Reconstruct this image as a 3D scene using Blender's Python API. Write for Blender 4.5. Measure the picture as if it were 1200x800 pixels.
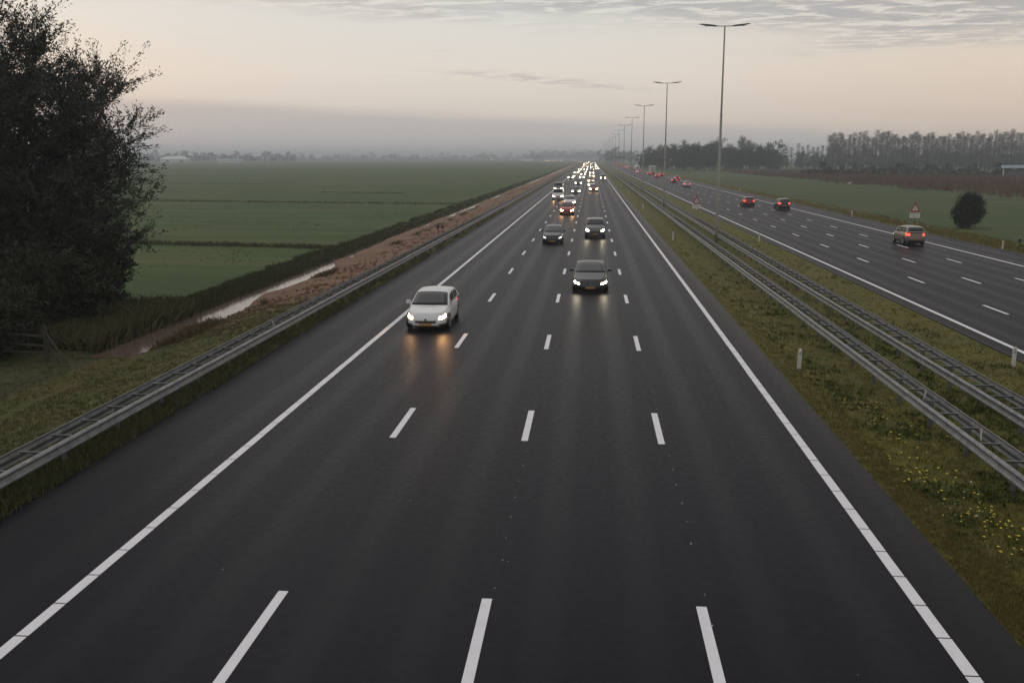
import bpy, math, random
import numpy as np
R = math.radians
rnd = random.Random(7)
rng = np.random.default_rng(11)
scene = bpy.context.scene
for o in list(bpy.data.objects):
    bpy.data.objects.remove(o)
COL = scene.collection

# ------------------------------------------------------------------ camera
cam_d = bpy.data.cameras.new('camera')
cam = bpy.data.objects.new('camera', cam_d)
COL.objects.link(cam)
cam.location = (0, 0, 7.224)
cam.rotation_euler = (R(90 - 10.98), 0, R(4.698))
cam_d.sensor_fit = 'HORIZONTAL'
cam_d.sensor_width = 36
cam_d.lens = 1113.67 / 1200 * 36
cam_d.clip_end = 20000
scene.camera = cam

# ------------------------------------------------------------------ node helpers
class NT:
    def __init__(s, tree):
        s.t = tree; s.n = tree.nodes; s.l = tree.links
    def new(s, typ, **kw):
        n = s.n.new(typ)
        for k, v in kw.items(): setattr(n, k, v)
        return n
    def put(s, sock, v):
        if hasattr(v, 'is_linked') or hasattr(v, 'links'): s.l.new(v, sock)
        elif isinstance(v, (tuple, list)) and sock.type == 'RGBA' and len(v) == 3: sock.default_value = (*v, 1)
        else: sock.default_value = v
    def m(s, op, a, b=0.0, c=0.0, clamp=False):
        n = s.new('ShaderNodeMath', operation=op, use_clamp=clamp)
        for i, v in enumerate((a, b, c)): s.put(n.inputs[i], v)
        return n.outputs[0]
    def vm(s, op, a, b=(0, 0, 0)):
        n = s.new('ShaderNodeVectorMath', operation=op)
        s.put(n.inputs[0], a); s.put(n.inputs[1], b)
        return n.outputs[0]
    def mix(s, f, a, b, blend='MIX'):
        n = s.new('ShaderNodeMix', data_type='RGBA', blend_type=blend)
        s.put(n.inputs[0], f); s.put(n.inputs[6], a); s.put(n.inputs[7], b)
        return n.outputs[2]
    def noise(s, vec, scale, detail=4, rough=.55, dist=0):
        n = s.new('ShaderNodeTexNoise')
        s.put(n.inputs['Vector'], vec); n.inputs['Scale'].default_value = scale
        n.inputs['Detail'].default_value = detail; n.inputs['Roughness'].default_value = rough
        n.inputs['Distortion'].default_value = dist
        return n.outputs['Fac']
    def sm(s, v, lo, hi, a=0.0, b=1.0):
        n = s.new('ShaderNodeMapRange', interpolation_type='SMOOTHSTEP')
        s.put(n.inputs[0], v)
        for i, q in enumerate((lo, hi, a, b)): n.inputs[i + 1].default_value = q
        return n.outputs[0]
    def ramp(s, f, stops):
        n = s.new('ShaderNodeValToRGB')
        e = n.color_ramp.elements
        while len(e) < len(stops): e.new(.5)
        for i, (p, c) in enumerate(stops):
            e[i].position = p; e[i].color = (*c, 1)
        s.put(n.inputs[0], f)
        return n.outputs[0]

# ------------------------------------------------------------------ world: hazy dusk sky
world = bpy.data.worlds.new('World'); scene.world = world; world.use_nodes = True
w = NT(world.node_tree); w.n.clear()
tc = w.new('ShaderNodeTexCoord').outputs['Generated']
dirv = w.vm('NORMALIZE', tc)
sp = w.new('ShaderNodeSeparateXYZ'); w.put(sp.inputs[0], dirv)
dx, dy, dz = sp.outputs
el = w.m('MAXIMUM', dz, .012)
px, py = w.m('DIVIDE', dx, el), w.m('DIVIDE', dy, el)
cb = w.new('ShaderNodeCombineXYZ'); w.put(cb.inputs[0], px); w.put(cb.inputs[1], py)
plane = cb.outputs[0]
sky = w.new('ShaderNodeTexSky', sky_type='NISHITA', sun_disc=False)
sky.sun_elevation = R(3); sky.sun_rotation = R(-35); sky.dust_density = 4; sky.air_density = 1.2
nish = w.mix(1.0, sky.outputs[0], (.10, .10, .10), 'MULTIPLY')
# clear sky above a low bank of mist: warm low down, paler and greyer higher up
hi = w.ramp(w.m('POWER', w.m('MAXIMUM', dz, 0.0), .5), [
    (.0, (.70, .625, .56)), (.20, (.76, .68, .60)), (.29, (.83, .76, .675)), (.36, (.78, .765, .715)),
    (.45, (.73, .725, .715)), (.70, (.60, .63, .67)), (1.0, (.53, .565, .63))])
side = w.sm(dx, -.1, .45)
hi = w.mix(w.m('MULTIPLY', side, .75), hi, w.mix(1.0, hi, (1.0, .89, .81), 'MULTIPLY'))
# mist bank along the horizon, its top edge slightly uneven
sv = w.vm('MULTIPLY', dirv, (2.0, 2.0, 30.0))
en = w.noise(sv, 1.3, 5)
edge = w.m('ADD', w.m('ADD', dz, w.m('MULTIPLY', dx, .042)), w.m('MULTIPLY', w.m('SUBTRACT', en, .5), .018))
bank = w.sm(edge, .028, .043, 1.0, 0.0)
bank = w.m('MULTIPLY', bank, w.sm(dx, .08, .5, .95, .45))
bankc = w.ramp(w.m('MULTIPLY', dz, 20.0, clamp=True), [(0, (.56, .53, .515)), (1, (.565, .53, .515))])
skyc = w.mix(bank, hi, bankc)
# broken altocumulus sheet, from overhead to its ragged edge in front
big = w.noise(plane, .32, 4)
cells = w.noise(w.vm('MULTIPLY', plane, (1.0, 1.5, 1.0)), 2.6, 8, .66, .5)
cm = w.m('SUBTRACT', w.m('SUBTRACT', py, w.m('MULTIPLY', px, .62)), 7.3)
cm = w.m('ADD', cm, w.m('MULTIPLY', w.m('SUBTRACT', big, .5), 9.0))
sheet = w.sm(cm, -2.2, 1.4, 1.0, 0.0)
cf = w.m('MULTIPLY', sheet, w.sm(cells, .36, .56))
cf = w.m('MAXIMUM', cf, w.m('MULTIPLY', w.sm(cm, -4.5, .3, 1.0, 0.0), .82))
skyc = w.mix(w.m('MULTIPLY', cf, .88), skyc, (.45, .443, .447))
rim = w.m('MULTIPLY', sheet, w.m('MULTIPLY', w.sm(cells, .30, .40), w.sm(cells, .40, .50, 1.0, 0.0)))
skyc = w.mix(w.m('MULTIPLY', rim, .5), skyc, (.88, .84, .79))
# one thin wisp and a few faint streaks lower down
wl = w.m('ADD', px, w.m('MULTIPLY', w.m('SUBTRACT', py, 13.5), -.62))
wa = w.m('MULTIPLY', w.sm(w.m('ABSOLUTE', w.m('ADD', wl, .35)), .1, .75, 1.0, 0.0), w.m('MULTIPLY', w.sm(py, 11.0, 12.2), w.sm(py, 14.6, 15.8, 1.0, 0.0)))
wt = w.sm(w.noise(w.vm('MULTIPLY', plane, (1.2, 1.0, 1.0)), 2.4, 6, .65), .42, .60)
skyc = w.mix(w.m('MULTIPLY', w.m('MULTIPLY', wa, wt), .6), skyc, (.50, .475, .455))
st = w.sm(w.noise(w.vm('MULTIPLY', plane, (.5, 1.1, 1.0)), .9, 6, .6), .60, .74)
skyc = w.mix(w.m('MULTIPLY', w.m('MULTIPLY', st, w.sm(dz, .035, .07)), .22), skyc, (.50, .48, .47))
skyc = w.mix(.94, nish, skyc)
bg = w.new('ShaderNodeBackground'); w.put(bg.inputs[0], skyc); bg.inputs[1].default_value = 1.0
w.l.new(bg.outputs[0], w.new('ShaderNodeOutputWorld').inputs[0])

sun_d = bpy.data.lights.new('sun', 'SUN'); sun_d.energy = .5; sun_d.angle = R(60); sun_d.color = (1, .93, .86)
sun = bpy.data.objects.new('sun', sun_d); COL.objects.link(sun)
sun.rotation_euler = (R(35), 0, R(35 + 180))
scene.view_settings.view_transform = 'Standard'; scene.view_settings.look = 'None'
scene.view_settings.exposure = 0.0; scene.view_settings.gamma = 1
scene.render.engine = 'CYCLES'
cy = scene.cycles
cy.max_bounces = 4; cy.diffuse_bounces = 2; cy.glossy_bounces = 2; cy.transmission_bounces = 2; cy.volume_bounces = 0; cy.transparent_max_bounces = 4
cy.caustics_reflective = False; cy.caustics_refractive = False; cy.sample_clamp_indirect = 4.0

# ------------------------------------------------------------------ mesh helpers
def link(o, parent=None):
    COL.objects.link(o)
    if parent is not None: o.parent = parent
    return o
def mk(name, V, F, mat, parent=None, smooth=False, loc=None):
    me = bpy.data.meshes.new(name); me.from_pydata([tuple(map(float, v)) for v in V], [], [tuple(map(int, f)) for f in F])
    if smooth: me.polygons.foreach_set('use_smooth', [True] * len(me.polygons))
    if mat: me.materials.append(mat)
    o = bpy.data.objects.new(name, me); link(o, parent)
    if loc: o.location = loc
    return o
def mknp(name, V, F, mat, parent=None, tint=None, smooth=False):
    """V (n,3), F (m,k) arrays, quick"""
    me = bpy.data.meshes.new(name)
    k = F.shape[1]
    me.vertices.add(len(V)); me.vertices.foreach_set('co', V.astype(np.float32).ravel())
    me.loops.add(F.size); me.loops.foreach_set('vertex_index', F.astype(np.int32).ravel())
    me.polygons.add(len(F)); me.polygons.foreach_set('loop_start', np.arange(0, F.size, k, dtype=np.int32))
    if smooth: me.polygons.foreach_set('use_smooth', np.ones(len(F), bool))
    if tint is not None:
        a = me.attributes.new('tint', 'FLOAT', 'POINT'); a.data.foreach_set('value', tint.astype(np.float32))
    me.update(calc_edges=True)
    if mat: me.materials.append(mat)
    o = bpy.data.objects.new(name, me); return link(o, parent)
class MB:
    def __init__(s): s.V = []; s.F = []
    def add(s, V, F):
        n = len(s.V); s.V += list(V); s.F += [tuple(i + n for i in f) for f in F]; return s
    def box(s, c, d, rz=0.0):
        hx, hy, hz = d[0] / 2, d[1] / 2, d[2] / 2; cr, sr = math.cos(rz), math.sin(rz)
        V = []
        for z in (-hz, hz):
            for x, y in ((-hx, -hy), (hx, -hy), (hx, hy), (-hx, hy)):
                V.append((c[0] + x * cr - y * sr, c[1] + x * sr + y * cr, c[2] + z))
        return s.add(V, [(3, 2, 1, 0), (4, 5, 6, 7), (0, 1, 5, 4), (1, 2, 6, 5), (2, 3, 7, 6), (3, 0, 4, 7)])
    def tube(s, pts, rad, n=8, cap=True):
        P = [np.array(p, float) for p in pts]
        if not hasattr(rad, '__len__'): rad = [rad] * len(P)
        V = []; F = []
        for i, p in enumerate(P):
            t = P[min(i + 1, len(P) - 1)] - P[max(i - 1, 0)]; t = t / (np.linalg.norm(t) + 1e-9)
            a = np.cross(t, (0, 0, 1.0) if abs(t[2]) < .9 else (1.0, 0, 0)); a /= np.linalg.norm(a); b = np.cross(t, a)
            for k in range(n):
                th = 2 * math.pi * k / n
                V.append(p + rad[i] * (math.cos(th) * a + math.sin(th) * b))
        for i in range(len(P) - 1):
            for k in range(n):
                k2 = (k + 1) % n
                F.append((i * n + k, (i + 1) * n + k, (i + 1) * n + k2, i * n + k2))
        if cap: F.append(tuple(range(n))); F.append(tuple(reversed(range((len(P) - 1) * n, len(P) * n))))
        return s.add(V, F)
    def out(s, name, mat, parent=None, smooth=False, loc=None): return mk(name, s.V, s.F, mat, parent, smooth, loc)
def empty(name, loc=(0, 0, 0), rz=0.0):
    o = bpy.data.objects.new(name, None); o.location = loc; o.rotation_euler = (0, 0, rz); o.empty_display_size = .3
    return link(o)
def tag(o, label=None, cat=None, group=None, kind=None):
    if label: o['label'] = label
    if cat: o['category'] = cat
    if group: o['group'] = group
    if kind: o['kind'] = kind
    return o
def dup(o, parent=None):
    c = o.copy(); link(c, parent)
    for ch in [x for x in bpy.data.objects if x.parent == o]: dup(ch, c)
    return c
KIDS = {}
def dup_fast(o, parent=None):
    """copy a thing whose children were recorded in KIDS"""
    c = o.copy(); link(c, parent)
    for ch in KIDS.get(o.name, []): dup_fast(ch, c)
    return c
def remember(o):
    KIDS[o.name] = list(o.children)
    for c in o.children: remember(c)

# ------------------------------------------------------------------ materials
def mat(name, fn=None, col=(.5, .5, .5), rough=.6, metal=0.0, spec=.5, emit=None, es=0.0, coat=0.0):
    m_ = bpy.data.materials.new(name); m_.use_nodes = True
    t = NT(m_.node_tree); b = t.n['Principled BSDF']
    b.inputs['Base Color'].default_value = (*col, 1); b.inputs['Roughness'].default_value = rough
    b.inputs['Metallic'].default_value = metal; b.inputs['Specular IOR Level'].default_value = spec
    b.inputs['Coat Weight'].default_value = coat
    if emit: b.inputs['Emission Color'].default_value = (*emit, 1); b.inputs['Emission Strength'].default_value = es
    if fn: fn(t, b)
    return m_
def pos(t): return t.new('ShaderNodeNewGeometry').outputs['Position']
def xyz(t, v):
    s = t.new('ShaderNodeSeparateXYZ'); t.put(s.inputs[0], v); return s.outputs
def bump(t, b, h, strength, dist=.02):
    n = t.new('ShaderNodeBump'); n.inputs['Strength'].default_value = strength; n.inputs['Distance'].default_value = dist
    t.put(n.inputs['Height'], h); t.l.new(n.outputs[0], b.inputs['Normal'])
def attr(t, name): return t.new('ShaderNodeAttribute', attribute_name=name).outputs['Fac']

def f_asphalt(opp):
    def f(t, b):
        p = pos(t); x, y, z = xyz(t, p)
        fine = t.noise(p, 45, 3, .7)
        mid = t.noise(p, 6, 4)
        streak = t.noise(t.vm('MULTIPLY', p, (2.2, .03, 1)), 1.0, 4, .6)
        lane0 = 17.09 if opp else -8.62
        ph = t.m('FRACT', t.m('DIVIDE', t.m('SUBTRACT', x, lane0), 3.35 if opp else 3.52))
        track = t.m('ABSOLUTE', t.m('SUBTRACT', t.m('ABSOLUTE', t.m('SUBTRACT', ph, .5)), .23))
        track = t.sm(track, .03, .14, 1.0, 0.0)
        base = t.ramp(fine, [(.25, (.003, .003, .006)), (.52, (.0065, .0065, .0115)), (.8, (.020, .020, .028))])
        base = t.mix(t.m('MULTIPLY', t.sm(streak, .35, .7), .35), base, (.0045, .0045, .008))
        base = t.mix(t.m('MULTIPLY', track, .22), base, (.012, .012, .016))
        base = t.mix(t.m('MULTIPLY', t.sm(t.noise(t.vm('MULTIPLY', p, (1, .25, 1)), .8, 6, .65), .48, .72), .45), base, (.012, .012, .016))
        if not opp:
            sh = t.sm(x, 5.55, 5.75)
            base = t.mix(t.m('MULTIPLY', sh, .6), base, (.014, .012, .012))
            sh = t.m('MULTIPLY', t.sm(x, -8.9, -8.7, 1.0, 0.0), t.noise(t.vm('MULTIPLY', p, (1, .15, 1)), 1.1, 5))
            base = t.mix(t.m('MULTIPLY', sh, .5), base, (.011, .010, .012))
        else:
            base = t.mix(t.sm(x, 16.9, 17.0, .85, 0.0), base, (.006, .006, .008))
        t.put(b.inputs['Base Color'], base)
        rr = t.m('ADD', .46, t.m('MULTIPLY', t.m('SUBTRACT', mid, .5), .25))
        rr = t.m('ADD', rr, t.m('MULTIPLY', track, -.05))
        t.put(b.inputs['Roughness'], rr)
        b.inputs['Specular IOR Level'].default_value = .045 if opp else .075
        bump(t, b, fine, .35, .006)
    return f
M = {}
M['road'] = mat('asphalt', f_asphalt(False)); M['road2'] = mat('asphalt_opposite', f_asphalt(True))
def f_paint(t, b):
    p = pos(t)
    n1, n2 = t.noise(p, 30, 4, .7), t.noise(p, 2.5, 4)
    c = t.mix(t.sm(n1, .62, .78), (.74, .73, .75), (.36, .36, .37))
    c = t.mix(t.m('MULTIPLY', t.sm(n2, .45, .7), .35), c, (.60, .59, .60))
    t.put(b.inputs['Base Color'], c); b.inputs['Roughness'].default_value = .6
M['paint'] = mat('road_paint', f_paint)

def f_grass(c1, c2, c3, soil, sc=1.0, soilamt=.3, stretch=(1, 1, 1)):
    def f(t, b):
        p = t.vm('MULTIPLY', pos(t), stretch)
        a, d, e = t.noise(p, .35 * sc, 5), t.noise(p, 2.6 * sc, 5, .65), t.noise(p, 19 * sc, 4, .7)
        c = t.mix(t.sm(a, .35, .65), c1, c2)
        c = t.mix(t.m('MULTIPLY', t.sm(d, .42, .68), .7), c, c3)
        c = t.mix(t.m('MULTIPLY', t.sm(t.m('ADD', t.m('MULTIPLY', a, .5), t.m('MULTIPLY', d, .5)), .5, .62), soilamt), c, soil)
        c = t.mix(1.0, c, t.ramp(e, [(.25, (.45, .45, .45)), (.75, (1.45, 1.45, 1.45))]), 'MULTIPLY')
        t.put(b.inputs['Base Color'], c); b.inputs['Roughness'].default_value = .85; b.inputs['Specular IOR Level'].default_value = .2
        bump(t, b, t.m('ADD', e, d), .8, .06)
    return f
M['field'] = mat('meadow', f_grass((.036, .076, .010), (.062, .092, .018), (.030, .060, .009), (.100, .096, .030), .5, .75, (.16, 1, 1)))
M['field2'] = mat('meadow_beyond', f_grass((.038, .074, .012), (.062, .086, .020), (.034, .056, .012), (.100, .086, .034), .35, .75, (.15, 1, 1)))
M['verge'] = mat('median_grass', f_grass((.120, .114, .020), (.092, .104, .020), (.150, .122, .026), (.135, .096, .034), 1.0, .5))
M['verge_l'] = mat('verge_grass', f_grass((.095, .100, .028), (.110, .096, .034), (.080, .088, .026), (.130, .078, .042), 1.0, .8))
def f_soil(t, b):
    f_grass((.185, .105, .062), (.225, .135, .082), (.145, .084, .052), (.26, .165, .105), 1.2, .5)(t, b)
    soil = b.inputs['Base Color'].links[0].from_socket
    f_grass((.088, .094, .026), (.105, .098, .032), (.074, .084, .024), (.125, .078, .042), 1.0, .6)(t, b)
    turf = b.inputs['Base Color'].links[0].from_socket
    p = pos(t); x, y, z = xyz(t, p)
    k = t.sm(t.m('ADD', t.m('ADD', y, t.m('MULTIPLY', x, -1.0)), t.m('MULTIPLY', t.m('SUBTRACT', t.noise(p, .5, 4), .5), 30)), 58, 72)
    t.put(b.inputs['Base Color'], t.mix(k, turf, soil))
M['soil'] = mat('dredged_soil', f_soil)
M['bank'] = mat('ditch_bank', f_grass((.060, .068, .026), (.075, .080, .030), (.050, .056, .022), (.095, .075, .04), 1.0, .4))
def f_water(t, b):
    n = t.noise(pos(t), 2.2, 4)
    t.put(b.inputs['Base Color'], t.mix(t.sm(n, .35, .65), (.16, .105, .09), (.12, .085, .07)))
    t.put(b.inputs['Roughness'], t.m('ADD', .06, t.m('MULTIPLY', n, .12)))
    bump(t, b, t.noise(pos(t), 5, 3), .06, .02)
M['water'] = mat('ditch_water', f_water)
def f_tint(cs, rough=.7, spec=.3, trans=0.0):
    def f(t, b):
        a = attr(t, 'tint')
        t.put(b.inputs['Base Color'], t.ramp(a, [(i / (len(cs) - 1), c) for i, c in enumerate(cs)]))
        b.inputs['Roughness'].default_value = rough; b.inputs['Specular IOR Level'].default_value = spec
    return f
M['blade'] = mat('grass_blades', f_tint([(.050, .072, .014), (.090, .102, .018), (.138, .124, .026), (.20, .155, .050)]))
M['blade_l'] = mat('verge_blades', f_tint([(.052, .062, .020), (.084, .090, .026), (.115, .096, .036), (.150, .102, .054)]))
M['rough'] = mat('rough_grass', f_tint([(.040, .048, .020), (.064, .072, .028), (.090, .090, .038), (.125, .110, .055)]))
M['ditchgrass'] = mat('ditch_grass', f_tint([(.066, .074, .026), (.092, .088, .034), (.120, .100, .046)]))
M['reed'] = mat('reed', f_tint([(.105, .062, .042), (.145, .085, .056), (.19, .115, .075)]))
M['willow'] = mat('willow_leaf', f_tint([(.026, .032, .026), (.040, .048, .034), (.060, .068, .046), (.082, .086, .058)], .65, .25))
M['bushleaf'] = mat('bush_leaf', f_tint([(.028, .034, .018), (.044, .048, .022), (.066, .062, .028)], .65, .25))
M['farleaf'] = mat('far_leaf', f_tint([(.022, .026, .020), (.034, .040, .028), (.052, .056, .036)], .8, .2))
M['poplarleaf'] = mat('poplar_leaf', f_tint([(.11, .10, .082), (.15, .136, .108), (.19, .17, .135)], .8, .2))
M['hedgeleaf'] = mat('hedge_leaf', f_tint([(.020, .022, .017), (.034, .034, .024), (.050, .042, .032)], .8, .2))
def f_bark(t, b):
    p = pos(t); n = t.noise(t.vm('MULTIPLY', p, (6, 6, 1.2)), 2, 5, .7)
    t.put(b.inputs['Base Color'], t.ramp(n, [(.3, (.020, .018, .015)), (.7, (.065, .058, .048))])); b.inputs['Roughness'].default_value = .9
    bump(t, b, n, .6, .03)
M['bark'] = mat('bark', f_bark)
def f_galv(t, b):
    p = pos(t); n = t.noise(p, 3.5, 5, .6); n2 = t.noise(t.vm('MULTIPLY', p, (8, .4, 8)), 3, 4)
    c = t.mix(t.sm(n, .35, .7), (.25, .255, .255), (.16, .165, .166))
    c = t.mix(t.m('MULTIPLY', t.sm(n2, .55, .75), .4), c, (.12, .115, .10))
    t.put(b.inputs['Base Color'], c); t.put(b.inputs['Roughness'], t.m('ADD', .42, t.m('MULTIPLY', n, .25)))
M['galv'] = mat('galvanised_steel', f_galv, metal=.35)
M['galv_dark'] = mat('weathered_steel', lambda t, b: t.put(b.inputs['Base Color'], t.ramp(t.noise(pos(t), 4, 4), [(.3, (.10, .104, .104)), (.7, (.18, .184, .184))])), rough=.6, metal=.2)
def f_pole(t, b):
    n = t.noise(t.vm('MULTIPLY', pos(t), (5, 5, .3)), 2, 4)
    t.put(b.inputs['Base Color'], t.ramp(n, [(.3, (.24, .225, .19)), (.7, (.33, .31, .27))]))
M['pole'] = mat('lamp_pole', f_pole, rough=.55, metal=.2)
M['lampdark'] = mat('luminaire', col=(.06, .06, .062), rough=.5)
M['lampglass'] = mat('luminaire_glass', col=(.22, .22, .22), rough=.2)
def f_post(t, b):
    n = t.noise(pos(t), 9, 4, .7)
    t.put(b.inputs['Base Color'], t.ramp(n, [(.3, (.45, .44, .40)), (.6, (.66, .65, .61))]))
M['post'] = mat('white_plastic', f_post, rough=.5)
M['dark'] = mat('dark_plastic', col=(.016, .016, .018), rough=.45)
M['red_refl'] = mat('red_reflector', col=(.42, .03, .02), rough=.3)
M['signred'] = mat('sign_red', col=(.40, .035, .03), rough=.4)
M['signwhite'] = mat('sign_white', col=(.68, .66, .62), rough=.45)
M['signback'] = mat('sign_grey', col=(.30, .30, .30), rough=.5)
def f_wood(t, b):
    n = t.noise(t.vm('MULTIPLY', pos(t), (3, 3, 14)), 3, 5)
    t.put(b.inputs['Base Color'], t.ramp(n, [(.3, (.026, .023, .018)), (.7, (.060, .052, .040))]))
M['wood'] = mat('weathered_wood', f_wood, rough=.85)
M['shed_wall'] = mat('shed_wall', lambda t, b: t.put(b.inputs['Base Color'], t.ramp(t.noise(pos(t), .3, 3), [(.3, (.62, .62, .60)), (.7, (.74, .74, .72))])))
M['shed_roof'] = mat('shed_roof', col=(.62, .62, .61), rough=.6)
M['shed_dark'] = mat('shed_door', col=(.12, .12, .13), rough=.6)
M['bluegrey'] = mat('blue_cladding', col=(.16, .24, .28), rough=.5)

# ------------------------------------------------------------------ lie of the land
def g(y):
    y = np.asarray(y, float)
    return -.60 * (1 - np.exp(-np.maximum(0, y - 45) / 330.0)) - .0
def sh(y):
    y = np.asarray(y, float)
    return -np.maximum(0, y - 1150) ** 2 / (2 * 4300.0)
def gf(y): return float(g(y))
def sf(y): return float(sh(y))
PROF = [(-6000, -1.2), (-900, -1.2), (-120, -1.2), (-24.2, -1.2), (-22.8, -1.16), (-21.9, -1.28), (-21.5, -1.9), (-20.4, -1.9), (-19.8, -1.5), (-19.3, -1.2), (-17.0, -.72),
        (-14.6, -.30), (-13.4, -.10), (-11.95, -.035), (6.55, -.035), (7.6, -.09), (10.4, -.22), (13.0, -.30), (16.25, -.375),
        (34.5, -.375), (36.2, -.46), (39.0, -.95), (43.0, -1.2), (120, -1.2), (900, -1.2), (6000, -1.2)]
PX = np.array([p[0] for p in PROF], float); PZ = np.array([p[1] for p in PROF], float)
def vnoise(x, y, s, seed=0):
    """smooth value noise in [-1,1]"""
    x = np.asarray(x, float) / s; y = np.asarray(y, float) / s
    xi, yi = np.floor(x).astype(int), np.floor(y).astype(int); fx, fy = x - xi, y - yi
    fx, fy = fx * fx * (3 - 2 * fx), fy * fy * (3 - 2 * fy)
    def h(a, b):
        v = np.sin(a * 127.1 + b * 311.7 + seed * 74.7) * 43758.5453
        return (v - np.floor(v)) * 2 - 1
    return (h(xi, yi) * (1 - fx) + h(xi + 1, yi) * fx) * (1 - fy) + (h(xi, yi + 1) * (1 - fx) + h(xi + 1, yi + 1) * fx) * fy
def ground_z(x, y):
    x = np.asarray(x, float); y = np.asarray(y, float)
    z = np.interp(x - sh(y), PX, PZ) + g(y)
    soft = np.clip((np.minimum(np.abs(x - sh(y) + 11.95), np.minimum(np.abs(x - sh(y) - 6.55), np.abs(x - sh(y) - 25.4) - 9.2))) / 1.5, 0, 1)
    fill = np.clip((40.5 - y) / 3.0, 0, 1) * ((x < -18) & (x > -24.2))
    z = z * (1 - fill) + np.maximum(z, -1.10 + g(y) + .08 * vnoise(x, y, 1.7, 12)) * fill
    inroad = ((x - sh(y) > -11.95) & (x - sh(y) < 6.55)) | ((x - sh(y) > 16.25) & (x - sh(y) < 34.5))
    near = np.exp(-np.maximum(0, y - 60) / 200)
    bumpy = vnoise(x, y, 3.1, 1) * .05 + vnoise(x, y, 1.2, 2) * .03
    soil = np.clip(1 - np.abs(x + 16.8) / 3.0, 0, 1)
    bumpy = bumpy + soil * (vnoise(x, y, 2.2, 5) * .16 + vnoise(x, y, .8, 6) * .08) * np.clip((y - 40) / 12, .25, 1)
    return z + np.where(inroad, 0, bumpy * soft * near)
YS = np.unique(np.concatenate([np.arange(-40, 10, 5), np.arange(10, 130, 1.0), np.arange(130, 400, 6), np.arange(400, 1100, 50), np.arange(1100, 3500, 60), np.arange(3500, 6001, 500)])).astype(float)
def strip(name, xs, material, shift_mask=None):
    xs = np.array(xs, float)
    X = np.repeat(xs[None, :], len(YS), 0); Y = np.repeat(YS[:, None], len(xs), 1)
    sm_ = np.where(np.abs(xs) > 500, 0, 1.0)[None, :]
    # ragged right bank of the ditch: slumped soil hides the water here and there
    rw = np.select([np.abs(X + 19.8) < .1, np.abs(X + 19.3) < .1, np.abs(X + 18.6) < .1], [1.0, 1.0, .5], 0.0)
    rag = rw * np.clip((Y - 52) / 7, 0, 1) * np.clip(-1.45 + 1.0 * vnoise(X * 0, Y, 11.0, 9) + .5 * vnoise(X * 0, Y, 3.4, 4), -2.1, .1)
    X = X + sh(Y) * sm_
    Z = ground_z(X, Y)
    X = X + rag
    V = np.stack([X, Y, Z], -1).reshape(-1, 3)
    n = len(xs); i, j = np.meshgrid(np.arange(len(YS) - 1), np.arange(n - 1), indexing='ij')
    a = (i * n + j).ravel(); F = np.stack([a, a + 1, a + n + 1, a + n], -1)
    o = mknp(name, V, F, material, smooth=True); o['kind'] = 'structure'; return o
strip('field', [-6000, -900, -400, -200, -120, -80, -60, -45, -35, -29, -26, -24.2], M['field'])
strip('ditch_bank', [-24.2, -23.4, -22.8, -21.9, -21.5, -20.9, -20.4], M['bank'])
strip('dredged_soil', [-20.4, -19.8, -19.3, -18.6, -18, -17.4, -17, -16.3, -15.6, -15.1], M['soil'])
strip('verge', [-15.1, -14.6, -14, -13.4, -12.7, -11.95], M['verge_l'])
strip('roadbed', [-11.95, 6.55], M['soil'])
strip('median', [6.55, 7.0, 7.6, 8.3, 9, 9.7, 10.4, 11.2, 12, 13, 14, 15, 16.25], M['verge'])
strip('roadbed', [16.25, 34.5], M['soil'])
strip('verge', [34.5, 35.3, 36.2, 37.2, 38, 39, 40, 41.5, 43], M['verge'])
strip('field', [43, 46, 50, 60, 80, 120, 200, 400, 900, 6000], M['field2'])

# water in the ditch
def ribbon(name, x0, x1, z, y0, y1, material, parent=None, dy=6, thick=0.0):
    ys = np.unique(np.concatenate([np.arange(y0, min(y1, 400), dy), np.arange(400, y1, 25) if y1 > 400 else [], [y1]])).astype(float)
    V = []; F = []
    for k, y in enumerate(ys):
        s, h = sf(y), gf(y)
        V += [(x0 + s, y, z + h), (x1 + s, y, z + h)]
        if k: F.append((2 * k - 2, 2 * k - 1, 2 * k + 1, 2 * k))
    if thick:
        n = len(V); V += [(a, b, c - thick) for a, b, c in V]
        for k in range(1, len(ys)):
            a = 2 * k
            F += [(a - 2, a, n + a, n + a - 2), (a + 1, a - 1, n + a - 1, n + a + 1)]
    return mk(name, V, F, material, parent)
tag(ribbon('ditch_water', -21.95, -19.4, -1.36, 37, 1100, M['water']), kind='structure')

# ------------------------------------------------------------------ roads and markings
road = tag(ribbon('road', -12.0, 6.55, 0.0, -40, 3600, M['road'], thick=.09), kind='structure')
road2 = tag(ribbon('road', 16.25, 34.5, -.34, -40, 3600, M['road2'], thick=.09), kind='structure')
def flat(name, x, y, wd, ln, z, parent):
    key = (name, wd, ln)
    if key not in flat.c:
        me = bpy.data.meshes.new(name)
        me.from_pydata([(-wd / 2, -ln / 2, 0), (wd / 2, -ln / 2, 0), (wd / 2, ln / 2, 0), (-wd / 2, ln / 2, 0), (-wd / 2, -ln / 2, -.004), (wd / 2, -ln / 2, -.004), (wd / 2, ln / 2, -.004), (-wd / 2, ln / 2, -.004)], [],
                       [(0, 1, 2, 3), (4, 5, 1, 0), (5, 6, 2, 1), (6, 7, 3, 2), (7, 4, 0, 3)])
        me.materials.append(M['paint']); flat.c[key] = me
    o = bpy.data.objects.new(name, flat.c[key]); link(o, parent)
    o.location = (x + sf(y), y, z + gf(y))
    sl = (gf(y + 2) - gf(y - 2)) / 4
    o.rotation_euler = (math.atan(sl), 0, 0)
    return o
flat.c = {}
for x in (-5.09, -1.62, 1.905):
    for k in range(0, 75):
        flat('lane_dash', x, 13.15 + 12 * k, .17, 3.0, .007, road)
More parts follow.
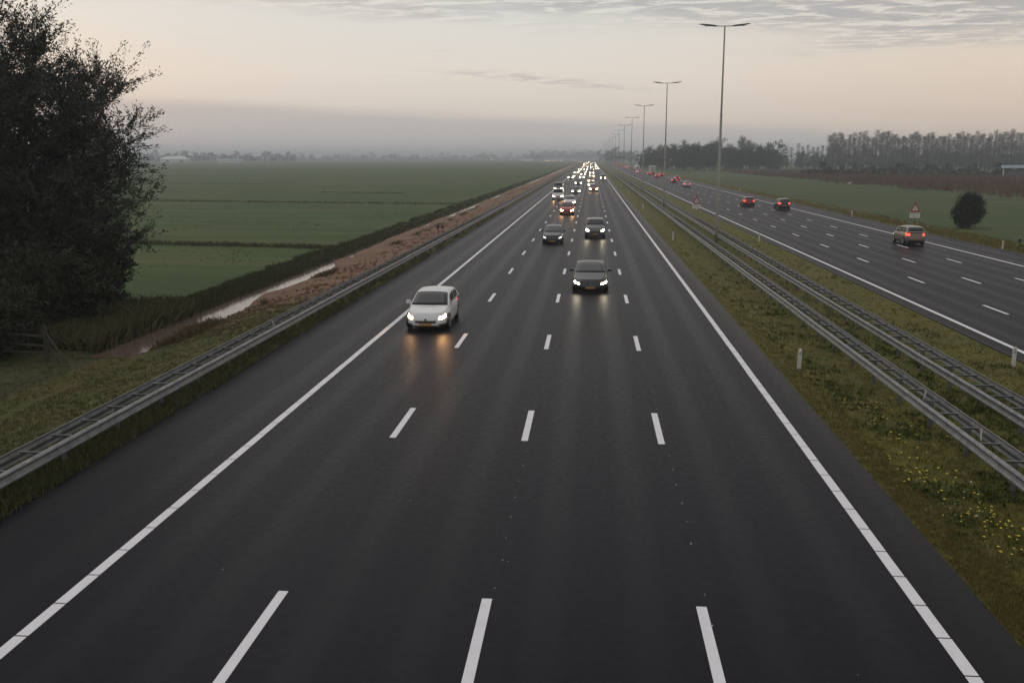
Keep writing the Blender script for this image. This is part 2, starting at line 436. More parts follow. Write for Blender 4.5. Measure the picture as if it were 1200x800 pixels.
for x in (20.46, 23.81, 27.09):
    for k in range(0, 75):
        flat('lane_dash', x, 37.3 + 12 * k - (0 if x < 21 else 0) , .17, 3.0, -.333, road2)
for x in (-8.62, 5.49):
    y = 9.0
    while y < 62:
        flat('edge_line_block', x + rnd.uniform(-.004, .004), y, .205, 1.055, .007, road); y += 1.09
    ribbon('edge_line', x - .1, x + .1, .007, 61.9, 1300, M['paint'], road)
for x in (17.09, 30.6):
    ribbon('edge_line', x - .11, x + .11, -.333, 10, 1300, M['paint'], road2)
# worn remains of a temporary line: small specks between the dashes
mb = MB()
for x, al in ((-1.52, 1.0), (2.02, 1.2)):
    y = 14.0
    while y < 42:
        if rnd.random() < .95:
            c = (x + rnd.uniform(-.02, .02), y + rnd.uniform(-.05, .05)); r = rnd.uniform(.008, .012) * al
            n = len(mb.V)
            V = [(c[0] + r * math.cos(t) * rnd.uniform(.6, 1.2), c[1] + 4.5 * r * math.sin(t) * rnd.uniform(.6, 1.2), .005 + gf(c[1])) for t in np.arange(0, 6.2, 1.05)]
            mb.add(V, [tuple(range(len(V)))])
        y += 1.09
for _ in range(9):
    c = (rnd.uniform(-8, 5), rnd.uniform(12, 30)); r = rnd.uniform(.006, .013)
    mb.add([(c[0] + r * math.cos(t), c[1] + 1.4 * r * math.sin(t), .005) for t in np.arange(0, 6.2, 1.05)], [tuple(range(6))])
M['speck'] = mat('worn_paint', col=(.30, .30, .31), rough=.7)
tag(mb.out('paint_specks', M['speck'], road), kind='stuff')

# ------------------------------------------------------------------ guard rails
WP = [(0, -.155), (-.035, -.150), (-.075, -.115), (-.075, -.085), (-.02, -.045), (-.005, 0), (-.02, .045), (-.075, .085), (-.075, .115), (-.035, .150), (0, .155)]
def wbeam(side, y0, y1, dy, x, zt, loc_shift=True):
    ys = np.arange(y0, y1 + 1e-6, dy) if dy else [y0, y1]
    V = []; F = []; n = len(WP)
    for a, y in enumerate(ys):
        s, h = (sf(y), gf(y)) if loc_shift else (0, 0)
        for q, (u, v) in enumerate(WP): V.append((x + s - side * u, y, zt - .155 + v + h))
        if a:
            for q in range(n - 1):
                F.append(((a - 1) * n + q, (a - 1) * n + q + 1, a * n + q + 1, a * n + q))
    # thickness: a second skin 4 mm behind
    m_ = len(V); V += [(p[0] - side * .005, p[1], p[2]) for p in V]
    F += [tuple(m_ + i for i in reversed(f)) for f in F]
    for a in range(1, len(ys)):
        for q in (0, n - 1): F.append(((a - 1) * n + q, a * n + q, m_ + a * n + q, m_ + (a - 1) * n + q))
    return V, F
def guard_rail(xa, xb, ztop, ystart, label, gz, diag=(), phase=0.0, rung_y=19.72):
    """xa: face towards the near road, xb: face away; each a W beam, with spacers and posts"""
    sgn = 1 if xb > xa else -1
    root = empty('guard_rail', (0, 0, 0)); tag(root, label, 'guard rail', 'guard rails along the motorway')
    YN = ystart + 4 * 29
    me = {}
    for nm, xx, sd in (('rail', xa, -sgn), ('rail', xb, sgn)):
        V, F = wbeam(sd, -2.06, 2.06, 0, 0, 0, False)
        m_ = bpy.data.meshes.new('rail'); m_.from_pydata(V, [], F); m_.materials.append(M['galv'])
        for k in range(29):
            y = ystart + 2 + 4 * k
            o = bpy.data.objects.new('rail', m_); link(o, root)
            o.location = (xx + sf(y) + rnd.uniform(-.006, .006), y, ztop + gf(y) + (.0015 if k % 2 else 0)); o.rotation_euler = (math.atan((gf(y + 2) - gf(y - 2)) / 4) + rnd.uniform(-.0008, .0008), 0, (k % 2) * .0012 + rnd.uniform(-.001, .001))
        V, F = wbeam(sd, YN - .1, 1500, 20, xx, ztop)
        mk('rail', V, F, M['galv'], root)
    wdt = abs(xb - xa) - .16; xc = (xa + xb) / 2
    sm_ = bpy.data.meshes.new('spacer'); b = MB().box((0, 0, 0), (wdt, .055, .012)); b.box((0, .024, -.03), (wdt - .02, .008, .05)); sm_.from_pydata(b.V, [], b.F); sm_.materials.append(M['galv_dark'])
    pm_ = bpy.data.meshes.new('post'); b = MB().box((0, 0, -.36), (.10, .012, .80)); b.box((-.046, .03, -.36), (.01, .05, .80)); b.box((.046, .03, -.36), (.01, .05, .80)); pm_.from_pydata(b.V, [], b.F); pm_.materials.append(M['galv_dark'])
    y = rung_y - 1.333 * math.floor((rung_y - ystart) / 1.333); k = 0
    far = MB(); farp = MB()
    while y < 420:
        z = ztop - .035 + gf(y)
        if y < YN:
            o = bpy.data.objects.new('spacer', sm_); link(o, root); o.location = (xc + sf(y), y, z + rnd.uniform(-.004, .004)); o.rotation_euler = (0, 0, rnd.uniform(-.02, .02))
            if k % 2 == 0:
                o = bpy.data.objects.new('post', pm_); link(o, root); o.location = (xc, y, z - .06)
        else:
            far.box((xc, y, z), (wdt, .055, .02))
            if k % 2 == 0: farp.box((xc, y, z - .42), (.10, .06, .8))
        y += 1.3333; k += 1
    tag(far.out('far_spacers', M['galv'], root), kind='stuff'); tag(farp.out('far_posts', M['galv_dark'], root), kind='stuff')
    for yd in diag:
        MB().tube([(xa + sgn * .1, yd - .55, ztop - .01 + gf(yd)), (xb - sgn * .1, yd + .55, ztop - .01 + gf(yd))], .022, 6).out('brace', M['galv'], root)
    return root
rl = guard_rail(-12.26, -12.95, .70, -6.0, 'galvanised guard rail between the hard shoulder and the brown verge, with the meadow behind', -.1, diag=(36.6,), rung_y=19.72)
MB().box((-12.20, 19.0, .66), (.012, .16, .07)).out('reflector', M['post'], rl)
guard_rail(9.16, 9.80, .65, -6.0, 'galvanised median guard rail nearest the oncoming lanes and the yellow flowers', -.2, diag=(26.9, 22.95), rung_y=22.34)
guard_rail(11.47, 12.30, .52, -6.0, 'galvanised median guard rail on the far side of the tall lamp posts', -.25, rung_y=27.56)

# ------------------------------------------------------------------ grass: blades as real geometry
def blades(name, X, Y, hmin, hmax, wid, k, material, tint0=(0, 1), lean=.5, parent=None, zoff=0.0, spread=.05):
    n = len(X)
    X = np.repeat(X, k) + rng.normal(0, spread, n * k); Y = np.repeat(Y, k) + rng.normal(0, spread, n * k)
    tb = np.repeat(rng.uniform(*tint0, n), k); N = n * k
    Z = ground_z(X, Y) + zoff - .01
    h = rng.uniform(hmin, hmax, N); a = rng.uniform(0, 2 * np.pi, N); l = rng.uniform(.1, lean, N) * h
    wx, wy = np.cos(a) * wid * .5, np.sin(a) * wid * .5
    ww = rng.uniform(.6, 1.4, N); wx *= ww; wy *= ww
    la = rng.uniform(0, 2 * np.pi, N)
    v0 = np.stack([X - wx, Y - wy, Z], -1); v1 = np.stack([X + wx, Y + wy, Z], -1)
    v2 = np.stack([X + np.cos(la) * l * .35 + wx * .6, Y + np.sin(la) * l * .35 + wy * .6, Z + h * .6], -1)
    v3 = np.stack([X + np.cos(la) * l, Y + np.sin(la) * l, Z + h], -1)
    V = np.stack([v0, v1, v2, v3], 1).reshape(-1, 3)
    i = np.arange(N) * 4
    F = np.stack([i, i + 1, i + 2, i + 3], -1)
    t = np.clip(np.repeat(tb + rng.normal(0, .12, N), 4) if False else np.repeat(np.clip(tb + rng.normal(0, .12, N), 0, 1), 4), 0, 1)
    o = mknp(name, V, F, material, parent, tint=t); o['kind'] = 'stuff'; return o
def scatter(n, x0, x1, y0, y1, pw=1.0):
    """denser towards the camera"""
    u = rng.uniform(0, 1, n)
    y = 1 / (1 / y0 + u * (1 / y1 - 1 / y0)) if pw else y0 + u * (y1 - y0)
    return rng.uniform(x0, x1, n), y
def keep(X, Y, s, seed, lo):
    k = vnoise(X, Y, s, seed) > lo
    return X[k], Y[k]
X, Y = scatter(26000, 6.62, 16.1, 11, 120)
tag(blades('median_grass_blades', X, Y, .03, .10, .020, 6, M['blade'], (.2, 1.0)), 'short green and yellowish grass covering the median strip', 'grass')
X, Y = scatter(4200, 7.4, 15.9, 11, 90); X, Y = keep(X, Y, 1.6, 3, .15)
tag(blades('median_weeds', X, Y, .08, .22, .028, 8, M['blade'], (.0, .45), .7, spread=.08), 'taller dark green weeds in clumps on the median', 'weeds')
X, Y = scatter(2600, 7.3, 13, 11, 60); X, Y = keep(X, Y, 1.1, 33, .1)
tag(blades('broadleaf_weeds', X, Y, .05, .15, .06, 7, M['blade'], (.0, .35), 1.6, spread=.07), 'low broad leaved weeds scattered in the median grass', 'weeds')
X, Y = scatter(5000, 6.6, 7.5, 11, 120)
tag(blades('median_edge_grass', X, Y, .03, .09, .022, 5, M['blade'], (.7, 1.0)), 'dry yellowish grass creeping over the asphalt edge of the median', 'grass')
X, Y = scatter(22000, -24, -13.2, 18, 120); k_ = ((X > -19.6) | (Y < 39.5)) & ((X > -15.2) | (Y < 52 + 6 * vnoise(X, Y, 4, 14)) | (vnoise(X, Y, 2.5, 15) > .55)); X, Y = X[k_], Y[k_]
tag(blades('verge_grass_blades', X, Y, .03, .10, .024, 5, M['blade_l'], (.1, .75)), 'patchy green and brown grass on the verge behind the guard rail', 'grass')
X, Y = scatter(6000, -13.3, -11.85, 15, 140)
tag(blades('shoulder_edge_grass', X, Y, .06, .26, .026, 6, M['blade_l'], (.0, .55)), 'dark ragged grass under the guard rail beside the hard shoulder', 'grass')
X, Y = scatter(10000, -23.9, -21.75, 40, 700); X = X - .5 * (vnoise(Y, Y * 0, 2.3, 41) + 1) * (X < -23)
tag(blades('ditch_reed_grass', X, Y, .08, .42, .04, 7, M['rough'], (.0, .75), .6, spread=.14), 'tall dark rough grass on the field bank of the ditch', 'grass')
X, Y = scatter(1500, -19.6, -18.4, 40, 300); X, Y = keep(X, Y, 3.5, 8, .25)
tag(blades('soil_bank_weeds', X, Y, .15, .5, .035, 7, M['blade_l'], (.5, 1), .7, spread=.12), 'dry weeds along the brown bank of the ditch', 'weeds')
# clods of dredged soil
mb = MB()
for _ in range(1500):
    y = 1 / (1 / 40 + rnd.random() * (1 / 260 - 1 / 40)); x = rnd.uniform(-19.6, -14.6); r = rnd.uniform(.05, .17)
    z = float(ground_z(x, y)); a = rnd.uniform(0, 6.28)
    V = [(x + r * math.cos(a + t) * rnd.uniform(.7, 1.3), y + r * math.sin(a + t) * rnd.uniform(.7, 1.5), z - .03) for t in np.arange(0, 6.2, 1.257)]
    V += [(x + .5 * r * math.cos(a + t + .4), y + .5 * r * math.sin(a + t + .4), z + r * rnd.uniform(.35, .8)) for t in np.arange(0, 6.2, 1.257)]
    mb.add(V, [(i, (i + 1) % 5, 5 + (i + 1) % 5, 5 + i) for i in range(5)] + [(5, 6, 7, 8, 9)])
tag(mb.out('soil_clods', M['soil']), 'brown clods of dredged soil strewn along the ditch', 'soil', kind='stuff')
# cross ditches in the meadow: strips of rough grass
for i, (y0, sl, xe, n, hh) in enumerate(((88, .17, -170, 3400, .55), (176, .16, -420, 3000, .42), (232, .05, -220, 1100, .32), (300, .12, -500, 1400, .34), (420, .1, -600, 1200, .36), (640, .1, -900, 1200, .4))):
    u = rng.uniform(0, 1, n); X = -24 + u * (xe + 24); Y = y0 + sl * (-X - 24) + rng.normal(0, .35 + .2 * i, n)
    k = vnoise(X, Y * 0, 9 + 5 * i, 20 + i) > (-.75 if i < 2 else -.1)
    tag(blades('field_ditch_grass', X[k], Y[k], .3 * hh, hh, .06 + .03 * i, 5, M['ditchgrass'], (0, 1), .6, spread=.25),
        ['brown rough grass along the nearest ditch across the meadow', 'brownish grass line of the second ditch across the meadow', 'third grassy ditch line across the meadow', 'fourth thin dark ditch line across the far meadow', 'fifth faint ditch line across the far meadow', 'farthest faint ditch line across the meadow before the tree line'][i], 'grass')
# rushes in tufts on the near meadow
X, Y = scatter(7000, -110, -24.5, 46, 260); X, Y = keep(X, Y, 6, 31, .25)
tag(blades('meadow_tufts', X, Y, .08, .22, .05, 4, M['blade'], (.0, .6), .6, spread=.2), 'low darker tufts in the green meadow', 'grass')
X, Y = scatter(9000, 34.6, 43, 55, 420)
tag(blades('far_verge_grass', X, Y, .08, .30, .04, 5, M['blade'], (.55, 1.0), .6, spread=.1), 'yellowish grass on the verge beyond the opposite carriageway', 'grass')
# reed bed
n = 26000
Y = rng.uniform(215, 440, n); X = 84 + rng.uniform(0, 1, n) ** .8 * 190 + vnoise(Y, Y * 0, 25, 3) * 5 + vnoise(Y, Y * 0, 7, 13) * 3 + np.abs(rng.normal(0, 6, n))
tag(blades('reed_bed', X, Y, 1.2, 2.3, .22, 3, M['reed'], (0, 1), .3, spread=.5), 'reddish brown reed bed beyond the meadow on the right', 'reeds')
n = 5000
Y = rng.uniform(440, 640, n); X = rng.uniform(80, 150, n)
tag(blades('reed_fringe', X, Y, .8, 1.5, .25, 3, M['reed'], (0, .7), .3, spread=.5), 'brown reed fringe in front of the far wood', 'reeds')

# yellow and white wild flowers on the median
M['petal_y'] = mat('yellow_petal', col=(.62, .50, .04), rough=.6); M['petal_w'] = mat('white_petal', col=(.62, .62, .58), rough=.6); M['stalk'] = mat('stalk', col=(.05, .075, .02), rough=.7)
def flowers(name, pts, m_, r0, r1, label):
    root = MB(); V = []; st = MB()
    for x, y in pts:
        z = float(ground_z(x, y)); h = rnd.uniform(.14, .32); r = rnd.uniform(r0, r1); a = rnd.uniform(0, 6.28); tl = rnd.uniform(-.3, .3)
        root.add([(x + r * math.cos(a + t), y + r * math.sin(a + t) , z + h + tl * r * math.cos(t)) for t in np.arange(0, 6.2, 1.257)] + [(x, y, z + h + r * .5)], [(i, (i + 1) % 5, 5) for i in range(5)])
        st.add([(x - .004, y, z), (x + .004, y, z), (x, y, z + h)], [(0, 1, 2)])
    o = tag(root.out(name, m_), label, 'flowers', kind='stuff')
    tag(st.out('stalks', M['stalk'], o), kind='stuff')
def clump(n, cx, cy, sx, sy): return [(rnd.gauss(cx, sx), rnd.gauss(cy, sy)) for _ in range(n)]
pts = []
for c in ((9.0, 17.6, .5, .8), (8.3, 16.7, .3, .5), (8.6, 15.3, .35, .5), (8.0, 18.8, .3, .6), (7.8, 21.5, .4, .9), (8.1, 26, .5, 1.5), (8.6, 14.2, .3, .4)): pts += clump(38, *c)
flowers('yellow_flowers', pts, M['petal_y'], .016, .034, 'small yellow wild flowers in the median grass at the right edge')
flowers('white_flowers', clump(12, 7.75, 14.9, .18, .12) + clump(8, 8.5, 16.4, .3, .4) + clump(8, 7.6, 19, .4, 1.5), M['petal_w'], .012, .026, 'small white flowers low in the median grass')

# ------------------------------------------------------------------ lamp posts
def lamp_post():
    root = empty('lamp_post'); Hh = 18.45
    MB().tube([(0, 0, 0), (0, 0, 1.2), (0, 0, 11.2)], [.135, .13, .105], 12).out('pole', M['pole'], root, True)
    MB().tube([(0, 0, 11.15), (0, 0, 11.3), (0, 0, Hh)], [.09, .085, .06], 10).out('pole_top', M['pole'], root, True)
    MB().box((0, -.135, 1.3), (.12, .02, .5)).out('hatch', M['galv'], root)
    MB().tube([(-.75, 0, Hh + .02), (-.2, 0, Hh), (.2, 0, Hh), (.75, 0, Hh + .02)], .035, 8).out('arm', M['pole'], root, True)
    for s in (-1, 1):
        V = []; F = []
        for i, (u, wd, hh) in enumerate(((.62, .07, .04), (.75, .15, .08), (1.2, .19, .10), (1.9, .17, .07), (2.15, .07, .03))):
            z = Hh + .0 + .12 * (u - .62)
            V += [(s * u, -wd, z - hh * .5), (s * u, wd, z - hh * .5), (s * u, wd * .8, z + hh * .7), (s * u, -wd * .8, z + hh * .7)]
            if i:
                a = 4 * i
                F += [(a - 4 + k, a - 4 + (k + 1) % 4, a + (k + 1) % 4, a + k) for k in range(4)]
        F += [(0, 1, 2, 3), (16, 17, 18, 19)]
        lum = mk('luminaire', V, F, M['lampdark'], root)
        MB().box((s * 1.3, 0, Hh + .12 * .68 - .055), (.8, .24, .02)).out('lamp_glass', M['lampglass'], lum)
    return root
lp = lamp_post(); remember(lp)
ordn = ['nearest', 'second nearest', 'third nearest', 'fourth nearest', 'fifth nearest', 'sixth nearest']
for k in range(14):
    o = lp if k == 0 else dup_fast(lp)
    y = 85.6 + 62.7 * k
    o.location = (11.12 + sf(y), y, float(ground_z(11.12, y)) - .02)
    tag(o, ('tall grey double armed lamp post on the median, %s to the viewer' % ordn[k]) if k < 6 else 'distant double armed lamp post on the median fading in the haze', 'lamp post', 'lamp posts along the median' if k < 6 else 'far lamp posts along the median')

# ------------------------------------------------------------------ marker posts
def marker():
    root = empty('marker_post')
    V = []; F = []
    for z, a, b in ((-.1, .06, .045), (.68, .06, .045), (.74, .045, .03)):
        V += [(-a, -b, z), (a, -b, z), (a, b, z), (-a, b, z)]
    for i in range(2): F += [(4 * i + k, 4 * i + (k + 1) % 4, 4 * i + 4 + (k + 1) % 4, 4 * i + 4 + k) for k in range(4)]
    F += [(8, 9, 10, 11)]
    mk('post', V, F, M['post'], root)
    MB().box((0, -.0475, .58), (.055, .006, .12)).out('reflector', M['red_refl'] if False else M['signback'], root)
    return root
mp = marker(); remember(mp); first = True
MK = [(7.34, 33.15, 'white marker post beside the near lanes, close to the yellow flowers'), (7.45, 87.0, 'white marker post on the median level with the nearest lamp post'), (7.6, 141, 'white marker post on the median edge about level with the second lamp post'),
      (7.7, 195, None), (7.7, 249, None),
      (15.6, 35.6, 'white marker post at the right edge beside the opposite carriageway'), (15.55, 89.5, 'white marker post beside the opposite carriageway, right of the nearest lamp post'), (15.6, 143.5, None), (15.6, 197.5, None),
      (34.75, 83.5, 'white marker post on the far verge right of the bronze hatchback'), (34.85, 131.5, 'white marker post on the far verge left of the warning sign'), (34.9, 176.5, 'white marker post on the far verge behind the two dark red cars'), (34.9, 230, None)]
for x, y, lab in MK:
    o = mp if first else dup_fast(mp); first = False
    o.location = (x, y, float(ground_z(x, y))); o.rotation_euler = (rnd.uniform(-.03, .03), rnd.uniform(-.03, .03), rnd.uniform(-.1, .1))
    tag(o, lab or 'tiny distant white marker post on the grass edge', 'marker post', 'marker posts' if lab else 'distant marker posts')

# low stakes with a pair of round dark markers
def double_marker(loc, label):
    root = tag(empty('twin_marker', loc), label, 'marker', 'twin markers on the verges')
    for s in (-1, 1):
        MB().tube([(s * .22, 0, -.1), (s * .22, 0, .95)], .03, 8).out('stake', M['wood'], root)
        MB().tube([(s * .22, -.05, .98), (s * .22, .0, .98)], .15, 12).out('disc', M['dark'], root)
    MB().box((0, 0, .55), (.44, .03, .07)).out('crossbar', M['wood'], root)
double_marker((35.3, 81.2, float(ground_z(35.3, 81.2))), 'pair of round dark markers on stakes at the right edge of the picture')
double_marker((-14.3, 90.5, float(ground_z(-14.3, 90.5))), 'pair of round dark markers on stakes on the brown soil behind the guard rail')

# ------------------------------------------------------------------ warning signs
def tri(cx, cz, r, y, thick=.012):
    """equilateral-looking rounded triangle, point up, facing -Y"""
    P = []
    for k in range(3):
        a = math.pi / 2 + k * 2 * math.pi / 3
        vx, vz = cx + r * math.cos(a), cz + r * math.sin(a)
        for d in (-.5, 0, .5):
            q = .9 - .02 * abs(d)
            P.append((vx * 1 + (cx - vx) * .10 + .10 * r * math.cos(a + d * 2), vz + (cz - vz) * .10 + .10 * r * math.sin(a + d * 2)))
    n = len(P)
    V = [(x, y, z) for x, z in P] + [(x, y + thick, z) for x, z in P]
    return V, [tuple(range(n)), tuple(reversed(range(n, 2 * n)))] + [(i, i + n, (i + 1) % n + n, (i + 1) % n) for i in range(n)]
def warning_sign(loc, label, base, rz=0):
    root = tag(empty('warning_sign', loc, rz), label, 'road sign', 'triangular warning signs with a text plate'); root.scale = (.88, .88, .88)
    for s in (-.32, .32): MB().tube([(s, .06, -.2), (s, .06, base + 1.9)], .03, 8).out('post', M['galv'], root)
    zt = base + 1.22
    pl = MB().box((0, 0, base + .36), (1.32, .02, .72)).out('text_plate', M['signwhite'], root)
    b = MB()
    for z, ww in ((.52, .98), (.24, .8)):
        x = -ww / 2
        while x < ww / 2:
            q = rnd.choice((.06, .09, .05)); b.box((x + q / 2, -.0125, base + z), (q, .004, .13)); x += q + rnd.choice((.03, .04, .09))
    tag(b.out('print', M['signback'], pl), kind='stuff')
    b = MB()
    for cx, cz, a_, c_ in ((0, base + .705, 1.32, .03), (0, base + .015, 1.32, .03)): b.box((cx, -.0125, cz), (a_, .004, c_))
    b.out('plate_border', M['signred'], pl)
    V, F = tri(0, zt, .68, 0); face = mk('triangle', V, F, M['signred'], root)
    V, F = tri(0, zt, .42, -.008, .006); wf = mk('white_face', V, F, M['signwhite'], face)
    b = MB(); b.add([(-.045, -.012, zt + .16), (.045, -.012, zt + .16), (.028, -.012, zt - .06), (-.028, -.012, zt - .06)], [(3, 2, 1, 0)])
    b.box((0, -.012, zt - .125), (.07, .004, .07)); b.out('exclamation_mark', M['dark'], face)
    V, F = tri(0, base + 2.02, .17, .0); mk('top_lamp', V, F, M['signred'], root)
    return root
warning_sign((37.0, 113, float(ground_z(37.0, 113))), 'red triangular warning sign with text plate on the far verge behind the bronze hatchback', 1.2)
warning_sign((14.9, 137.5, float(ground_z(14.9, 137.5))), 'red triangular warning sign with text plate on the median beside the nearest lamp post', .55)

# ------------------------------------------------------------------ overhead gantry far down the opposite carriageway
gy = 880; gr = tag(empty('sign_gantry', (sf(gy), gy, gf(gy) - .35)), 'distant sign gantry with four dark panels over the opposite carriageway', 'gantry')
for x in (14.2, 36): MB().box((x, 0, 3.6), (.5, .5, 7.4)).out('leg', M['galv'], gr)
MB().box((25.1, 0, 7.0), (22.2, .4, .45)).out('beam', M['galv'], gr)
for x in (18.3, 21.9, 25.6, 29.2): MB().box((x, -.35, 7.6), (1.9, .25, 1.9)).out('panel', M['dark'], gr)

# ------------------------------------------------------------------ vehicles
def paint(name, c, rough=.28, metal=.0):
    def f(t, b):
        z = xyz(t, pos(t))[2]; n = t.noise(pos(t), 3, 4)
        dirt = t.m('MULTIPLY', t.sm(n, .4, .7), .25)
        t.put(b.inputs['Base Color'], t.mix(dirt, c, tuple(.75 * v + .02 for v in c)))
    return mat(name, f, rough=rough, metal=metal, coat=.3)
PC = {'white': paint('car_white', (.68, .68, .68)), 'black': paint('car_black', (.020, .021, .024)), 'navy': paint('car_dark_blue', (.022, .026, .034)), 'grey': paint('car_grey', (.14, .145, .145), .3, .4),
      'red': paint('car_red', (.40, .025, .03)), 'darkred': paint('car_dark_red', (.20, .02, .022)), 'bronze': paint('car_bronze', (.20, .165, .13), .3, .45), 'silver': paint('car_silver', (.42, .42, .42), .3, .4), 'darkgrey': paint('car_dark_grey', (.055, .057, .06))}
M['glass'] = mat('car_glass', col=(.010, .013, .017), rough=.10, spec=.32)
M['tyre'] = mat('tyre', col=(.014, .014, .014), rough=.8)
M['rim'] = mat('wheel_rim', col=(.30, .30, .31), rough=.35, metal=.6)
M['plate'] = mat('number_plate_yellow', col=(.40, .21, .05), rough=.5)
M['chrome'] = mat('chrome', col=(.5, .5, .5), rough=.2, metal=.9)
M['hl_warm'] = mat('headlight_halogen', col=(.8, .8, .8), rough=.2, emit=(1, .52, .20), es=100)
M['hl_white'] = mat('headlight_led', col=(.8, .8, .8), rough=.2, emit=(1, .86, .60), es=60)
M['hl_dim'] = mat('headlight_dipped', col=(.8, .8, .8), rough=.2, emit=(1, .9, .78), es=2.2)
M['tail'] = mat('tail_light', col=(.30, .02, .02), rough=.3, emit=(1, .06, .03), es=3.2)
M['tail_dim'] = mat('tail_light_dim', col=(.30, .02, .02), rough=.3, emit=(1, .08, .05), es=1.3)
for k_ in ('hl_warm', 'hl_white'):
    M[k_ + '_far'] = M[k_].copy()
    M[k_ + '_far'].cycles.emission_sampling = 'NONE'
    M[k_].cycles.emission_sampling = 'FRONT_BACK'
for k_ in ('hl_dim', 'tail', 'tail_dim'): M[k_].cycles.emission_sampling = 'NONE'
class Shape:
    def __init__(s, L, W, H, cowl, roof0, roof1, rear, zf, zc, zb, zr, sill=.19, n=5.0, wr=.74, boot=None, nose=.10):
        s.__dict__.update(locals())
        h = L / 2
        s.Ty = [-h, -h + .12, -h + .3, cowl, cowl + .6, rear - .1, rear, h - .1, h]
        s.Tz = [zf - .10, zf - .03, zf, zc, zb, zr, zr, (boot if boot else zr), (boot if boot else zr) - .04]
        s.Gy = [cowl, cowl + .12, roof0, roof0 + .35, (roof0 + roof1) / 2, roof1, rear - .12, rear]
        s.Gz = None
    def T(s, y): return float(np.interp(y, s.Ty, s.Tz))
    def kw(s, k): return float(np.interp(k, [0, .1, .3, .6, .85, 1], [.90, .965, 1.0, .995, .965, .91])) * s.W / 2
    def kf(s, k): return float(np.interp(k, [0, .1, .3, .6, .85, 1], [-.10, -.02, 0, -.03, -s.nose, -s.nose - .1]))
    def end(s, x, k, d):
        """point on nose (d=-1) or tail (d=1) at half-width x and level k"""
        b = s.kw(k); a = s.L / 2 + s.kf(k) * (1 if d < 0 else .6)
        y = d * a * max(0, 1 - abs(x / b) ** s.n) ** (1 / s.n)
        return np.array((x, y, s.sill + k * (s.T(y) - s.sill)))
    def ring(s, k, N=56, r=1.0):
        b = s.kw(k); af = s.L / 2 + s.kf(k); ar = s.L / 2 + s.kf(k) * .6; P = []
        for i in range(N):
            th = 2 * math.pi * i / N; c, q = math.cos(th), math.sin(th)
            x = b * math.copysign(abs(c) ** (2 / s.n), c); y = (ar if q > 0 else af) * math.copysign(abs(q) ** (2 / s.n), q)
            P.append((x, y, s.sill + k * (s.T(y) - s.sill)))
        return P
    def hprof(s, y):
        z0, z1 = s.T(s.cowl), s.T(s.rear)
        ys = [s.cowl, s.roof0, s.roof0 + .3, (s.roof0 + s.roof1) / 2, s.roof1, s.rear]
        zs = [z0, s.H - .07, s.H - .015, s.H, s.H - .05, z1]
        # gentle smoothing of the roof line
        return sum(float(np.interp(y + d, ys, zs)) for d in (-.09, -.03, .03, .09)) / 4
    def G(s, y, u):
        zt = s.T(y) - .02; h = max(s.hprof(y), zt); fr = min(1.0, (h - zt) / (s.H - zt))
        wb = s.W / 2 * .925; wt = wb - (wb - s.wr * s.W / 2) * fr
        au = abs(u); sg = 1 if u >= 0 else -1
        if au > .6:
            q = (1 - au) / .4; x = wb + (wt - wb) * q + .02 * math.sin(math.pi * q) * fr; z = zt + (h - .035 * fr - zt) * q
        else:
            q = au / .6; x = wt * q; z = h - .035 * fr * q ** 4 + .03 * fr * (1 - q * q)
        mid = (s.roof0 + s.roof1) / 2
        bow = -.16 * (1 - (x / wb) ** 2) * max(0, min(1, (s.roof0 + .3 - y) / (s.roof0 + .3 - s.cowl))) + .08 * (1 - (x / wb) ** 2) * max(0, min(1, (y - s.roof1) / max(.05, s.rear - s.roof1)))
        return np.array((sg * x, y + bow, z))
def grid_patch(fn, us, vs, off, thick=None):
    nu, nv = len(us), len(vs); e = 1e-3
    V = []
    P = np.array([[fn(u, v) for v in vs] for u in us])
    du = np.gradient(P, axis=0); dv = np.gradient(P, axis=1); N = np.cross(du, dv); N /= np.linalg.norm(N, axis=2, keepdims=True) + 1e-9
    Q = P + N * off; V = [tuple(q) for q in Q.reshape(-1, 3)]
    F = [(i * nv + j, (i + 1) * nv + j, (i + 1) * nv + j + 1, i * nv + j + 1) for i in range(nu - 1) for j in range(nv - 1)]
    n = len(V); B = P - N * abs(off) * 1.0; V += [tuple(q) for q in B.reshape(-1, 3)]
    border = [j for j in range(nv)] + [i * nv + nv - 1 for i in range(1, nu)] + [(nu - 1) * nv + j for j in range(nv - 2, -1, -1)] + [i * nv for i in range(nu - 2, 0, -1)]
    for a, b in zip(border, border[1:] + border[:1]): F.append((a, b, b + n, a + n))
    return V, F
LS = np.linspace
WHEEL = {}
def wheel_mesh(r):
    if r in WHEEL: return WHEEL[r]
    def cyl(pr, nm, m_):
        V = []; F = []; n = 20
        for x, rr in pr:
            for k in range(n): V.append((x, rr * math.cos(2 * math.pi * k / n), rr * math.sin(2 * math.pi * k / n)))
        for i in range(len(pr) - 1): F += [(i * n + k, i * n + (k + 1) % n, (i + 1) * n + (k + 1) % n, (i + 1) * n + k) for k in range(n)]
        F += [tuple(range(n)), tuple(reversed(range((len(pr) - 1) * n, len(pr) * n)))]
        me = bpy.data.meshes.new(nm); me.from_pydata(V, [], F); me.materials.append(m_); return me
    WHEEL[r] = (cyl([(-.11, r * .8), (-.10, r * .97), (0, r), (.09, r * .97), (.11, r * .8)], 'wheel', M['tyre']), cyl([(.09, r * .66), (.122, r * .66), (.128, r * .5), (.118, r * .2)], 'rim', M['rim']))
    return WHEEL[r]
